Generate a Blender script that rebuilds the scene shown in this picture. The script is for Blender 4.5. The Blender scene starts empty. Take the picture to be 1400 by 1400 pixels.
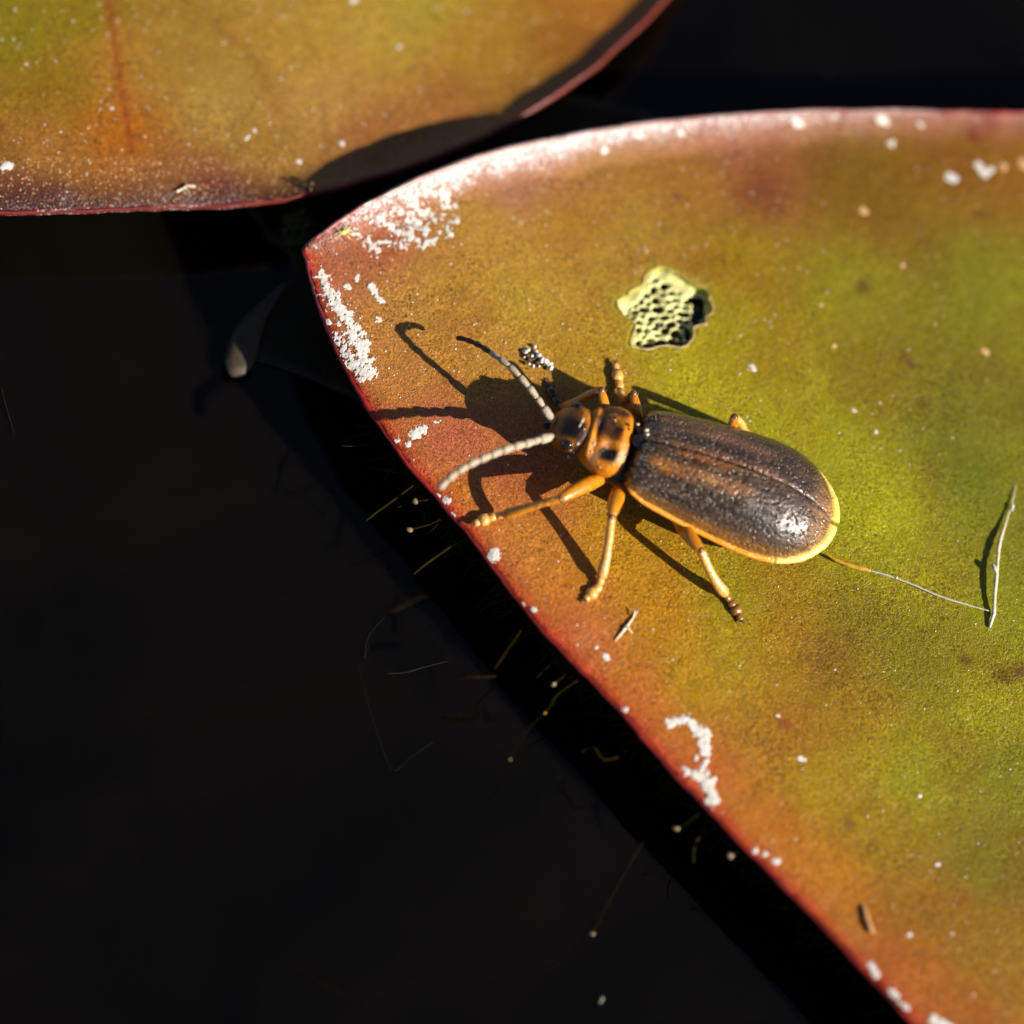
import bpy, bmesh, math, random
import numpy as np
from mathutils import Vector, Matrix, noise
from mathutils.geometry import delaunay_2d_cdt
random.seed(7); rng = np.random.default_rng(7)
S = bpy.context.scene
COL = S.collection
# ------------------------------------------------------------------ camera, sky, sun, exposure
D = 50.0                                    # camera distance; 1 unit is about 1.6 mm
TH = math.radians(27); AZ = math.radians(-112)
cpos = Vector((math.sin(TH)*math.cos(AZ), math.sin(TH)*math.sin(AZ), math.cos(TH)))*D
fwd = -cpos.normalized()
rgt = fwd.cross(Vector((0, 1, 0))).normalized()
upv = rgt.cross(fwd).normalized()
cam = bpy.data.cameras.new('camera'); camo = bpy.data.objects.new('camera', cam); COL.objects.link(camo)
R = Matrix((rgt, upv, -fwd)).transposed().to_4x4()
camo.matrix_world = Matrix.Translation(cpos) @ R
cam.sensor_width = 36; cam.lens = 36*D/14.0
cam.clip_start = .5; cam.clip_end = 5000
S.camera = camo
cam.dof.use_dof = True
cam.dof.aperture_fstop = .058

def P(px, py, z=0.0):
    """point of the place seen at photo pixel (px,py) at height z"""
    d = fwd*D + rgt*((px-700)/100) + upv*((700-py)/100)
    t = (z-cpos.z)/d.z
    return cpos + d*t
def PA(px, py, z):
    px = np.asarray(px, float); py = np.asarray(py, float)
    d = np.array(fwd)*D + np.multiply.outer((px-700)/100, np.array(rgt)) + np.multiply.outer((700-py)/100, np.array(upv))
    t = (z-cpos.z)/d[..., 2]
    return np.array(cpos) + d*t[..., None]
def PROJ(p):
    v = Vector(p)-cpos; k = D/v.dot(fwd)
    return (700+100*v.dot(rgt)*k, 700-100*v.dot(upv)*k)
cam.dof.focus_distance = (P(930, 600, .45)-cpos).dot(fwd)

# direction of the shadows on the leaf
gi = (-1.62 + .0, .50)                       # shadow offset in the picture for one unit of height
zi = (rgt.z, upv.z)
tx, ty = gi[0]+zi[0], gi[1]+zi[1]
A = np.array([[rgt.x, rgt.y], [upv.x, upv.y]])
g = np.linalg.solve(A, np.array([tx, ty]))
L = Vector((-g[0], -g[1], 1)).normalized()   # towards the sun
elev = math.asin(L.z); azim = math.atan2(L.x, L.y)
W = bpy.data.worlds.new('World'); S.world = W; W.use_nodes = True
nt = W.node_tree; bg = nt.nodes['Background']
sky = nt.nodes.new('ShaderNodeTexSky'); sky.sky_type = 'NISHITA'; sky.sun_disc = False
sky.air_density = .7; sky.dust_density = .6; sky.sun_elevation = elev; sky.sun_rotation = azim
nt.links.new(sky.outputs[0], bg.inputs[0]); bg.inputs[1].default_value = .05
sl = bpy.data.lights.new('sun', 'SUN'); sl.energy = 5.0; sl.angle = math.radians(.6); sl.color = (1, .93, .82)
so = bpy.data.objects.new('sun', sl); COL.objects.link(so)
so.rotation_euler = L.to_track_quat('Z', 'Y').to_euler()
vs = S.view_settings; vs.view_transform = 'Standard'; vs.look = 'None'; vs.gamma = 1; vs.use_curve_mapping = False
vs.exposure = .75
S.unit_settings.scale_length = .0016
S.cycles.max_bounces = 8

# ------------------------------------------------------------------ helpers
def lin(c):
    c = np.asarray(c, float)/255
    return np.where(c <= .04045, c/12.92, ((c+.055)/1.055)**2.4)
def link(o, parent=None):
    COL.objects.link(o)
    if parent is not None: o.parent = parent
    return o
def mesh_obj(name, verts, faces, mat, parent=None, smooth=True, cols=None, uv=None):
    me = bpy.data.meshes.new(name)
    me.from_pydata([tuple(v) for v in verts], [], [tuple(int(i) for i in f) for f in faces]); me.update()
    if smooth: me.polygons.foreach_set('use_smooth', [True]*len(me.polygons))
    if cols is not None:
        a = me.color_attributes.new('pigment', 'FLOAT_COLOR', 'POINT')
        c = np.ones((len(verts), 4)); c[:, :3] = cols
        a.data.foreach_set('color', c.ravel())
    if uv is not None:
        a = me.attributes.new('local', 'FLOAT_VECTOR', 'POINT')
        a.data.foreach_set('vector', np.asarray(uv, float).ravel())
    me.materials.append(mat)
    return link(bpy.data.objects.new(name, me), parent)
def tag(o, label=None, cat=None, group=None, kind=None):
    if label: o['label'] = label
    if cat: o['category'] = cat
    if group: o['group'] = group
    if kind: o['kind'] = kind
    return o
def root(name, loc, label, cat, group=None):
    o = bpy.data.objects.new(name, None); o.empty_display_size = .2; COL.objects.link(o); o.location = loc
    ROOTS.append(o)
    return tag(o, label, cat, group)
ROOTS = []
def adopt(o, r):
    """parent keeping the mesh where it was built"""
    o.parent = r
    p = Vector((0, 0, 0)); q = r
    while q is not None: p += q.location; q = q.parent
    o.location = -p
    return o
def catmull(pts, n, closed=False):
    pts = [np.asarray(p, float) for p in pts]; N = len(pts); out = []
    rngi = range(N if closed else N-1)
    for i in rngi:
        if closed: a, b, c, d = pts[(i-1) % N], pts[i], pts[(i+1) % N], pts[(i+2) % N]
        else: a, b, c, d = pts[max(i-1, 0)], pts[i], pts[i+1], pts[min(i+2, N-1)]
        for k in range(n):
            t = k/n
            out.append(.5*((2*b)+(-a+c)*t+(2*a-5*b+4*c-d)*t*t+(-a+3*b-3*c+d)*t**3))
    if not closed: out.append(pts[-1])
    return out
def tube(pts, rad, seg=8, flat=1.0, cap=True):
    """swept ellipse along pts; rad list; flat = vertical squash"""
    pts = [Vector(p) for p in pts]; n = len(pts); V = []; F = []
    prev = None
    for i, p in enumerate(pts):
        t = (pts[min(i+1, n-1)]-pts[max(i-1, 0)]).normalized()
        if prev is None:
            side = t.cross(Vector((0, 0, 1)))
            if side.length < 1e-3: side = Vector((1, 0, 0))
        else: side = prev - t*prev.dot(t)
        side.normalize(); prev = side
        up = side.cross(t)
        r = rad[i] if hasattr(rad, '__len__') else rad
        fl = flat[i] if hasattr(flat, '__len__') else flat
        for k in range(seg):
            a = 2*math.pi*k/seg
            V.append(p + side*math.cos(a)*r + up*math.sin(a)*r*fl)
    for i in range(n-1):
        for k in range(seg):
            a = i*seg+k; b = i*seg+(k+1) % seg
            F.append((a, b, b+seg, a+seg))
    if cap:
        V.append(pts[0]); c = len(V)-1
        for k in range(seg): F.append((c, (k+1) % seg, k))
        V.append(pts[-1]); c = len(V)-1; o = (n-1)*seg
        for k in range(seg): F.append((c, o+k, o+(k+1) % seg))
    return V, F
def merge(parts):
    V = []; F = []
    for v, f in parts:
        o = len(V); V += list(v); F += [tuple(i+o for i in q) for q in f]
    return V, F
def ellip(c, rx, ry, rz, M=None, n=10, m=8, e=1.0):
    V = []; F = []
    sg = lambda x: math.copysign(abs(x)**e, x)
    for j in range(m+1):
        th = math.pi*j/m
        for i in range(n):
            ph = 2*math.pi*i/n
            v = Vector((rx*sg(math.sin(th))*sg(math.cos(ph)), ry*sg(math.sin(th))*sg(math.sin(ph)), rz*sg(math.cos(th))))
            if M: v = M @ v
            V.append(Vector(c)+v)
    for j in range(m):
        for i in range(n):
            a = j*n+i; b = j*n+(i+1) % n
            F.append((a, a+n, b+n, b))
    return V, F

# ---- materials
def newmat(name):
    m = bpy.data.materials.new(name); m.use_nodes = True
    return m, m.node_tree, m.node_tree.nodes['Principled BSDF']
def N(nt, typ, **kw):
    n = nt.nodes.new(typ)
    for k, v in kw.items():
        if k.startswith('i_'): n.inputs[k[2:].replace('_', ' ')].default_value = v
        else: setattr(n, k, v)
    return n
def coords(nt, attr=None, space='Object'):
    if attr:
        return N(nt, 'ShaderNodeAttribute', attribute_name=attr).outputs['Vector']
    return N(nt, 'ShaderNodeTexCoord').outputs[space]
def tex(nt, co, scale, detail=3, rough=.6, dist=0):
    n = N(nt, 'ShaderNodeTexNoise'); n.inputs['Scale'].default_value = scale; n.inputs['Detail'].default_value = detail
    n.inputs['Roughness'].default_value = rough; n.inputs['Distortion'].default_value = dist
    nt.links.new(co, n.inputs['Vector']); return n.outputs['Fac']
def vor(nt, co, scale, feature='F1', rnd=1):
    n = N(nt, 'ShaderNodeTexVoronoi', feature=feature); n.inputs['Scale'].default_value = scale
    n.inputs['Randomness'].default_value = rnd
    nt.links.new(co, n.inputs['Vector']); return n.outputs['Distance']
def ramp(nt, fac, lo, hi, a=0.0, b=1.0):
    n = N(nt, 'ShaderNodeMapRange'); n.clamp = True
    for k, v in zip(('From Min', 'From Max', 'To Min', 'To Max'), (lo, hi, a, b)): n.inputs[k].default_value = v
    nt.links.new(fac, n.inputs['Value']); return n.outputs['Result']
def mixc(nt, fac, a, b, mode='MIX'):
    n = N(nt, 'ShaderNodeMix', data_type='RGBA', blend_type=mode)
    for s, v in ((n.inputs['Factor'], fac), (n.inputs['A'], a), (n.inputs['B'], b)):
        if isinstance(v, bpy.types.NodeSocket): nt.links.new(v, s)
        elif isinstance(v, (tuple, list)): s.default_value = (*v[:3], 1)
        else: s.default_value = v
    return n.outputs['Result']
def mth(nt, op, a, b=0.0):
    n = N(nt, 'ShaderNodeMath', operation=op)
    for s, v in zip(n.inputs, (a, b)):
        if isinstance(v, bpy.types.NodeSocket): nt.links.new(v, s)
        else: s.default_value = v
    return n.outputs[0]
def bump(nt, h, strength, dist, prev=None):
    n = N(nt, 'ShaderNodeBump'); n.inputs['Strength'].default_value = strength; n.inputs['Distance'].default_value = dist
    nt.links.new(h, n.inputs['Height'])
    if prev is not None: nt.links.new(prev, n.inputs['Normal'])
    return n.outputs['Normal']

def leaf_mat(name, grain=1.0):
    m, nt, b = newmat(name); co = coords(nt)
    pig = N(nt, 'ShaderNodeAttribute', attribute_name='pigment').outputs['Color']
    big = tex(nt, co, .9, 4, .6, .4)
    c = mixc(nt, ramp(nt, big, .35, .7), pig, mixc(nt, 1.0, pig, (.95, 1.0, .8), 'MULTIPLY'))
    mid = tex(nt, co, 4.2, 5, .7, .6)
    c = mixc(nt, ramp(nt, mid, .50, .72, 0, .75), c, mixc(nt, 1.0, c, (.93, .80, .68), 'MULTIPLY'))
    c = mixc(nt, ramp(nt, mid, .50, .30, 0, .7), c, mixc(nt, 1.0, c, (1.18, 1.18, .8), 'MULTIPLY'))
    g1 = tex(nt, co, 26, 2.5, .65, .8)                       # papillate grain of the cuticle
    sp = ramp(nt, g1, .33, .67, 0.30, 1.66)
    gv = N(nt, 'ShaderNodeCombineXYZ')
    for i in range(3): nt.links.new(sp, gv.inputs[i])
    c = mixc(nt, ramp(nt, tex(nt, co, 1.1, 4, .65, .5), .36, .64, .35, 1.0), c, mixc(nt, 1.0, c, gv.outputs[0], 'MULTIPLY'))
    c = mixc(nt, ramp(nt, tex(nt, co, 30, 3, .7, .5), .60, .72, 0, .34), c, mixc(nt, .5, c, (.66, .46, .30)))
    c = mixc(nt, ramp(nt, tex(nt, co, 11, 4, .7, .5), .55, .75, 0, .45), c, mixc(nt, 1.0, c, (.72, .66, .70), 'MULTIPLY'))
    rim_glint = N(nt, 'ShaderNodeAttribute', attribute_name='rim_glint').outputs['Fac']  # sun glitter on the upturned rims, painted as pale streaks
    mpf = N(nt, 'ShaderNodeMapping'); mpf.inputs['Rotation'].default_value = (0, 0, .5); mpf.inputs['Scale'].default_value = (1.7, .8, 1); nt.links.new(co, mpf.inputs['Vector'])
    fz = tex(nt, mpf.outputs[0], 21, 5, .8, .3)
    ff = ramp(nt, mth(nt, 'ADD', fz, mth(nt, 'MULTIPLY', rim_glint, .27)), .650, .690, 0, .95)
    c = mixc(nt, mth(nt, 'MULTIPLY', ff, ramp(nt, rim_glint, .02, .25)), c, (.62, .58, .60))
    # minute pale dots
    vd = vor(nt, co, 13)
    dot = ramp(nt, vd, .04, .065, .35, 0)
    c = mixc(nt, mth(nt, 'MULTIPLY', dot, ramp(nt, tex(nt, co, 3.1, 2), .5, .62)), c, (.62, .55, .42))
    nt.links.new(c, b.inputs['Base Color'])
    b.inputs['Roughness'].default_value = .42
    b.inputs['Specular IOR Level'].default_value = .32
    nt.links.new(ramp(nt, mid, .3, .7, .27, .42), b.inputs['Roughness'])
    n1 = bump(nt, tex(nt, co, 2.4, 3, .55), .35, .08)
    n2 = bump(nt, g1, .55, .035, n1)
    n3 = bump(nt, tex(nt, co, 60, 2, .6), .35, .012, n2)
    nt.links.new(n3, b.inputs['Normal'])
    b.inputs['Subsurface Weight'].default_value = .0
    return m
M_leaf = leaf_mat('lily_leaf_cuticle')
def simple(name, col, rough=.5, spec=.5, ns=20, nb=.3, nd=.02, var=.35, sss=0.0, trans=0.0):
    m, nt, b = newmat(name); co = coords(nt)
    t = tex(nt, co, ns, 4, .65, .3)
    c = mixc(nt, ramp(nt, t, .3, .7), tuple(x*(1-var) for x in col), tuple(min(1, x*(1+var)) for x in col))
    nt.links.new(c, b.inputs['Base Color']); b.inputs['Roughness'].default_value = rough
    b.inputs['Specular IOR Level'].default_value = spec
    nt.links.new(bump(nt, t, nb, nd), b.inputs['Normal'])
    if sss:
        b.inputs['Subsurface Weight'].default_value = sss; b.inputs['Subsurface Radius'].default_value = (.12, .05, .02)
        b.inputs['Subsurface Scale'].default_value = .5
    if trans: b.inputs['Transmission Weight'].default_value = trans
    return m
def pigmented(name, rough=.35, ns=30, nb=.3, nd=.02, var=.3, spec=.5, attr='pigment'):
    m, nt, b = newmat(name); co = coords(nt)
    pig = N(nt, 'ShaderNodeAttribute', attribute_name='pigment').outputs['Color']
    t = tex(nt, co, ns, 4, .65, .3)
    lo = mixc(nt, 1.0, pig, (1-var,)*3, 'MULTIPLY'); hi = mixc(nt, 1.0, pig, (1+var,)*3, 'MULTIPLY')
    nt.links.new(mixc(nt, ramp(nt, t, .3, .7), lo, hi), b.inputs['Base Color'])
    b.inputs['Roughness'].default_value = rough; b.inputs['Specular IOR Level'].default_value = spec
    nt.links.new(bump(nt, t, nb, nd), b.inputs['Normal'])
    return m
M_red = simple('red_leaf_rim', (.30, .018, .014), .38, .5, 9, .25, .03, .45, .25)
M_white = simple('white_lime_and_glint', (.66, .61, .55), .65, .3, 15, .5, .014, .20)
M_cream = simple('pale_plant_debris', (.70, .60, .42), .45, .5, 24, .6, .02, .25)
M_netm = simple('pale_leaf_tissue', (.62, .60, .24), .45, .5, 22, .5, .02, .22, .15)
M_wall = simple('cut_leaf_tissue', (.42, .42, .02), .45, .5, 14, .6, .03, .4, .15)
M_floor = simple('dark_tissue_floor', (.014, .018, .005), .35, .5, 12, .4, .03, .5)
M_hole_rim = simple('tan_dried_rim', (.50, .36, .16), .5, .4, 20, .6, .02, .35)
M_chitin_dark = simple('dark_chitin', (.014, .010, .009), .28, .6, 22, .4, .02, .5)
M_orange = simple('orange_chitin', (.55, .20, .006), .22, .8, 16, .3, .02, .3, .15)
M_orange_pale = simple('pale_orange_chitin', (.72, .36, .08), .20, .9, 22, .4, .02, .3, .1)
M_tars_dark = simple('dark_tarsus', (.06, .03, .012), .3, .6, 22, .4, .02, .5)
M_ant_pale = simple('pale_antenna', (.46, .37, .26), .38, .5, 40, .7, .03, .35)
M_ant_dark = simple('dark_antenna', (.05, .03, .018), .45, .4, 40, .6, .03, .4)
M_margin = simple('yellow_margin', (.74, .29, .012), .22, .8, 26, .55, .025, .22, .15)
M_margin_tip = simple('yellow_margin_tip', (.86, .58, .13), .26, .7, 26, .55, .025, .18, .15)
M_thread = simple('olive_thread', (.022, .017, .004), .95, .0, 6, .2, .02, .5)
M_thread_pale = simple('pale_thread', (.016, .015, .014), .8, .1, 6, .2, .02, .3)
M_dullblade = simple('brown_scale', (.050, .036, .024), .6, .3, 6, .4, .03, .4)
M_alga = simple('green_alga', (.045, .06, .008), .6, .3, 8, .5, .05, .6)
M_thread2 = simple('pale_scrap', (.28, .25, .20), .6, .3, 6, .4, .03, .4)
M_stalk = simple('dim_stalk', (.013, .007, .002), .95, .0, 14, .5, .05, .5)
M_bead = simple('dull_bead', (.20, .13, .07), .4, .5, 20, .4, .02, .3)
M_crumb = simple('brown_crumb', (.075, .045, .015), .6, .3, 14, .7, .05, .6)
M_yellow = simple('yellow_skin', (.75, .68, .22), .4, .5, 20, .4, .02, .25)
# clear silk-like filament
M_fil, _nt, _b = newmat('clear_filament'); _b.inputs['Base Color'].default_value = (.85, .85, .78, 1)
_b.inputs['Transmission Weight'].default_value = .6; _b.inputs['Roughness'].default_value = .15; _b.inputs['IOR'].default_value = 1.4
# water
M_water, nt, b = newmat('dark_pond_water'); co = coords(nt)
b.inputs['Roughness'].default_value = .03; b.inputs['IOR'].default_value = 1.33
t = tex(nt, co, .16, 3, .6, .8)
nt.links.new(mixc(nt, ramp(nt, t, .35, .68), (.0016, .0011, .0006), (.0044, .0033, .0018)), b.inputs['Base Color'])
b.inputs['Subsurface Weight'].default_value = 1.0; b.inputs['Subsurface Radius'].default_value = (1, .9, .7); b.inputs['Subsurface Scale'].default_value = 1.6
nt.links.new(bump(nt, tex(nt, co, .35, 3, .5), .25, .25), b.inputs['Normal'])

# ------------------------------------------------------------------ water
WZ = -1.30
nx = 121; ext = 260
ax = np.sinh(np.linspace(-1, 1, nx)*4)/np.sinh(4)*ext
V = [(x, y, WZ) for y in ax for x in ax]
F = [(j*nx+i, j*nx+i+1, (j+1)*nx+i+1, (j+1)*nx+i) for j in range(nx-1) for i in range(nx-1)]
tag(mesh_obj('water', V, F, M_water), 'still black pond water below the lily leaves', kind='structure')

# ------------------------------------------------------------------ leaf blades
def pip(pts, poly):
    """vectorised point in polygon"""
    x, y = pts[:, 0], pts[:, 1]; inside = np.zeros(len(pts), bool)
    xj, yj = poly[-1]
    for xi, yi in poly:
        if yi != yj:
            c = ((yi > y) != (yj > y)) & (x < (xj-xi)*(y-yi)/(yj-yi)+xi)
            inside ^= c
        xj, yj = xi, yi
    return inside
def seg_dist(pts, poly, vals=None):
    """distance to closed polyline and interpolated value at the nearest spot"""
    best = np.full(len(pts), 1e9); bv = np.zeros(len(pts))
    n = len(poly)
    for i in range(n):
        a = poly[i]; b = poly[(i+1) % n]; ab = b-a; l2 = max(ab.dot(ab), 1e-12)
        t = np.clip(((pts-a)@ab)/l2, 0, 1)
        d = np.hypot(*(pts-(a+t[:, None]*ab)).T)
        k = d < best; best[k] = d[k]
        if vals is not None: bv[k] = (vals[i]+(vals[(i+1) % n]-vals[i])*t)[k]
    return best, bv
def blur_noise(x, y, s, seed=0):
    return np.array([noise.noise(Vector((a*s+seed, b*s-seed, seed*.37))) for a, b in zip(x, y)])

def adj(c):
    r, g, b = c; t = min(1, max(0, (g/r-.8)/.2))
    br = np.array((1.08*r, 1.08*g, 1.25*b)); gr = np.array((1.1*g+8, 1.1*g, .3*b))
    return br*(1-t)+gr*t
class Leaf:
    """a lily leaf blade traced in photo pixels with a height for each rim point"""
    def __init__(s, trace, base, curlw, sub=8):
        tr = catmull([(a, b, c, d) for a, b, c, d in trace], sub, True)
        tr = np.array(tr)
        for q in tr:
            v_ = Vector((q[0]*.035, q[1]*.035, 1.7)); q[0] += 1.6*noise.noise(v_)+.9*noise.noise(v_*4); q[1] += 1.6*noise.noise(v_+Vector((9, 0, 0)))+.9*noise.noise(v_*4+Vector((9, 0, 0)))
        s.base = base
        s.rimz = tr[:, 2]; s.w = tr[:, 3]
        s.px = tr[:, :2]
        s.poly = np.array([P(q[0], q[1], base+q[2])[:2] for q in tr])
        s.rim3 = np.array([[*p, base+z] for p, z in zip(s.poly, s.rimz)])
    def z(s, pts):
        pts = np.atleast_2d(np.asarray(pts, float))[:, :2]
        d, rz = seg_dist(pts, s.poly, s.rimz)
        _, w = seg_dist(pts, s.poly, s.w)
        f = np.clip(1-d/np.maximum(w, .05), 0, 1)**2
        x, y = pts[:, 0], pts[:, 1]
        und = .035*np.sin(x*.55+1)*np.cos(y*.47) + .02*np.sin(x*1.3+y*.8)
        return s.base + rz*f + und*np.clip(d/1.2, 0, 1), d
    def on(s, px, py):
        px = np.atleast_1d(np.asarray(px, float)); py = np.atleast_1d(np.asarray(py, float))
        zz = np.full(px.shape, s.base, float)
        for _ in range(3):
            p = PA(px, py, zz); zz, d = s.z(p[:, :2])
        p = PA(px, py, zz)
        return p, d

def thin(samples):
    m = [q for q in samples if len(q) == 6]
    return m+[q for q in samples if len(q) == 5 and min(math.hypot(q[0]-w[0], q[1]-w[1]) for w in m) > 62]
def build_leaf(name, lf, samples, hole=None, rimcol=None, thick=.07, fine=.055, extra=None, K=1.0, rim_glint=None):
    samples = thin(samples)
    poly = lf.poly
    frame = np.array([P(-60, -60)[:2], P(1460, -60)[:2], P(1460, 1460)[:2], P(-60, 1460)[:2]])
    x0, y0 = poly.min(0); x1, y1 = poly.max(0)
    def grid(step):
        gx, gy = np.meshgrid(np.arange(x0, x1, step), np.arange(y0, y1, step))
        g = np.stack([gx.ravel(), gy.ravel()], 1); g += rng.uniform(-.2, .2, g.shape)*step
        return g
    gf = grid(fine); gf = gf[pip(gf, frame)]; gf = gf[pip(gf, poly)]
    gc = grid(.5); gc = gc[~pip(gc, frame)]; gc = gc[pip(gc, poly)]
    pts = np.concatenate([gf, gc])
    d, _ = seg_dist(pts, poly); pts = pts[d > .03]
    if hole is not None:
        dh, _ = seg_dist(pts, hole); pts = pts[(dh > .02) & ~pip(pts, hole)]
    allp = [Vector(p) for p in poly]; n = len(poly)
    ed = [(i, (i+1) % n) for i in range(n)]
    if hole is not None:
        h0 = len(allp); allp += [Vector(p) for p in hole]; m = len(hole)
        ed += [(h0+i, h0+(i+1) % m) for i in range(m)]
    allp += [Vector(p) for p in pts]
    vv, ee, ff, *_ = delaunay_2d_cdt(allp, ed, [], 0, 1e-6)
    v2 = np.array([tuple(v) for v in vv]); fa = np.array([f[:] for f in ff if len(f) == 3])
    c = v2[fa].mean(1); keep = pip(c, poly)
    if hole is not None: keep &= ~pip(c, hole)
    fa = fa[keep]
    z, d = lf.z(v2)
    # pigment by inverse distance between sampled spots
    sp = np.array([P(a, b, lf.base)[:2] for a, b, *_ in samples]); sc = np.clip(np.array([lin(adj(s[2:5]) if len(s) == 5 else s[2:5]) for s in samples])*np.array([1., 1.06, 1.])-np.array([.014, .014, .013]), .002, 1)/K
    w = 1/(((v2[:, None, :]-sp[None])**2).sum(-1)+.12)**1.7
    col = (w@sc)/w.sum(1)[:, None]
    if extra is not None: col = extra(v2, d, col)
    top = np.column_stack([v2, z]); nv = len(top)
    o = mesh_obj(name, top, fa, M_leaf, cols=col)
    me = o.data
    me.update()
    a = me.attributes.new('rim_glint', 'FLOAT', 'POINT'); a.data.foreach_set('value', (rim_glint(v2, d) if rim_glint else np.zeros(len(v2))).astype(float))
    if sum(p.normal.z for p in me.polygons[:50]) < 0: me.flip_normals()
    md = o.modifiers.new('thickness', 'SOLIDIFY'); md.thickness = thick; md.offset = -1
    return o

def spots(v2, col, lst, lf):
    for px, py, r, c, k in lst:
        q = np.array(P(px, py, lf.base)[:2]); rr = r/100
        dd = np.hypot(*(v2-q).T); dd = dd*(1+.5*blur_noise(v2[:, 0], v2[:, 1], 5, px % 7) if r > 8 else 1)
        w = np.clip(1.3-dd/rr, 0, 1)*k
        col = col*(1-w[:, None]) + (lin(c)/KL)*w[:, None]
    return col
KL = 1.28
# rim rows: px, py, rim height over the blade, width of the curl
RT = [(1500,148,.10,.5),(1400,154,.12,.5),(1300,153,.15,.5),(1200,151,.20,.5),(1100,152,.24,.5),(1000,157,.28,.5),(900,166,.30,.5),(840,174,.30,.5),
 (770,186,.30,.5),(700,201,.30,.5),(640,218,.30,.5),(590,236,.28,.5),(545,256,.26,.5),(500,279,.22,.5),(460,304,.14,.4),(430,327,.06,.3),(416,340,.02,.2),(421,358,0,.2),
 (428,390,-.04,.25),(441,430,-.05,.3),(461,478,-.06,.3),(490,533,-.06,.3),(522,584,-.06,.3),(560,635,-.06,.3),(600,681,-.06,.3),(640,728,-.06,.3),
 (680,781,-.06,.3),(720,833,-.06,.3),(762,882,-.06,.3),(812,932,-.06,.3),(860,984,-.06,.3),(910,1044,-.06,.3),(960,1096,-.06,.3),(1010,1149,-.06,.3),
 (1060,1199,-.06,.3),(1110,1250,-.06,.3),(1160,1303,-.06,.3),(1210,1357,-.06,.3),(1255,1405,-.06,.3),(1400,1560,-.06,.3),(1620,1760,-.1,.3),(1900,1900,-.1,.3),
 (2250,1950,-.1,.3),(2600,1850,-.1,.3),(2850,1500,-.1,.3),(2950,1100,-.1,.3),(2850,650,-.1,.3),(2550,350,0,.3),(2100,200,.1,.4),(1750,155,.1,.4)]
LR = Leaf(RT, 0.0, .5)
LT = [(-150, 284, 0.15, 0.6), (0, 289, 0.15, 0.6), (100, 287, 0.15, 0.6), (200, 283, 0.15, 0.6), (290, 281, 0.15, 0.6), (360, 275, 0.15, 0.6), (430, 262, 0.2, 0.6), (520, 238, 0.2, 0.6), (600, 210, 0.2, 0.55), (680, 175, 0.2, 0.55), (740, 141, 0.2, 0.45), (800, 100, 0.2, 0.45), (850, 57, 0.2, 0.45), (905, 2, 0.2, 0.45), (950, -60, 0.2, 0.45), (1000, -160, 0.1, 0.55), (1040, -300, 0.1, 0.55), (1000, -520, 0.1, 0.55), (820, -760, 0.1, 0.55), (500, -900, 0.1, 0.6), (100, -950, 0.1, 0.6), (-400, -850, 0.1, 0.6), (-750, -600, 0.1, 0.6), (-850, -250, 0.1, 0.6), (-700, 80, 0.1, 0.6), (-400, 230, 0.1, 0.6)]
LL = Leaf(LT, -.46, .7)

SR = [(945,515,172,154,36,0),(1015,350,155,120,28,0),(565,400,188,131,68,0),(1065,885,162,118,25,0),(675,315,182,133,62,0),(1195,515,132,108,15,0),(712,412,182,140,55,0),(552,512,185,122,66,0),(452,352,178,105,80,0),(952,252,165,110,52,0),(1022,462,158,135,22,0),(942,932,178,132,32,0),(1052,1132,188,112,38,0),(752,802,196,120,48,0),(1355,975,155,140,8,0),(1195,1015,160,130,5,0),(1285,1255,148,98,18,0),(1075,575,160,148,15,0),(1375,575,125,118,5,0),(1165,255,128,92,28,0),(775,315,175,125,48,0),(1135,1195,185,115,36,0),(625,680,198,115,52,0),(1350,700,125,120,0,0),(620,400,178,130,55,0),(1200,700,165,155,0,0),(900,850,182,122,18,0),(1320,400,128,118,5,0),(450,345,150,75,70),(520,340,165,92,60),(650,300,165,108,62),(600,400,172,115,52),(750,400,165,125,45),(700,250,160,105,75),(900,250,150,100,52),(1040,260,130,75,40),(1000,200,145,90,55),
(1200,250,140,95,40),(1300,220,130,85,30),(1000,350,152,115,30),(850,330,160,120,45),(1150,400,132,115,18),(1300,400,135,138,5),(1380,430,115,115,0),(1350,350,122,108,10),(1240,490,112,92,15),
(1350,520,105,112,5),(1050,500,135,125,20),(1100,580,125,132,10),(1300,600,105,100,5),(1250,780,125,132,5),(1180,850,120,100,15),(1370,850,102,122,0),
(1130,900,128,92,20),(1000,900,150,120,20),(1250,900,122,105,10),(1330,950,130,138,5),(900,850,172,118,28),(850,760,168,118,18),(960,960,165,120,35),(1050,1000,148,102,30),(1150,1000,140,122,15),
(1250,1050,130,128,5),(1380,1050,108,110,0),(1100,1080,155,120,20),(1200,1150,138,108,15),(1350,1180,118,100,5),(1050,1120,175,108,40),(1150,1200,162,105,35),(1250,1250,140,100,15),(1350,1300,138,98,15),
(1250,1340,165,92,30),(1300,1390,150,85,25),(700,760,182,108,52),(620,600,172,92,62),(560,560,168,82,62),(480,400,162,78,62),(720,740,175,112,42),(560,480,168,110,50),(680,640,168,95,50),
(800,870,180,100,50),(880,960,180,100,40),(960,1050,180,95,40),(900,700,140,105,15),(800,500,160,120,35),(1000,820,140,120,15),(640,500,170,118,48),(1380,230,135,90,30),(1380,600,100,110,2),(1150,640,125,132,8),
(1150,310,135,98,30),(1290,500,115,100,8),(1400,760,90,108,0),(1700,700,110,110,5),(1700,1200,120,100,10),(2300,900,110,105,8)]
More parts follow.
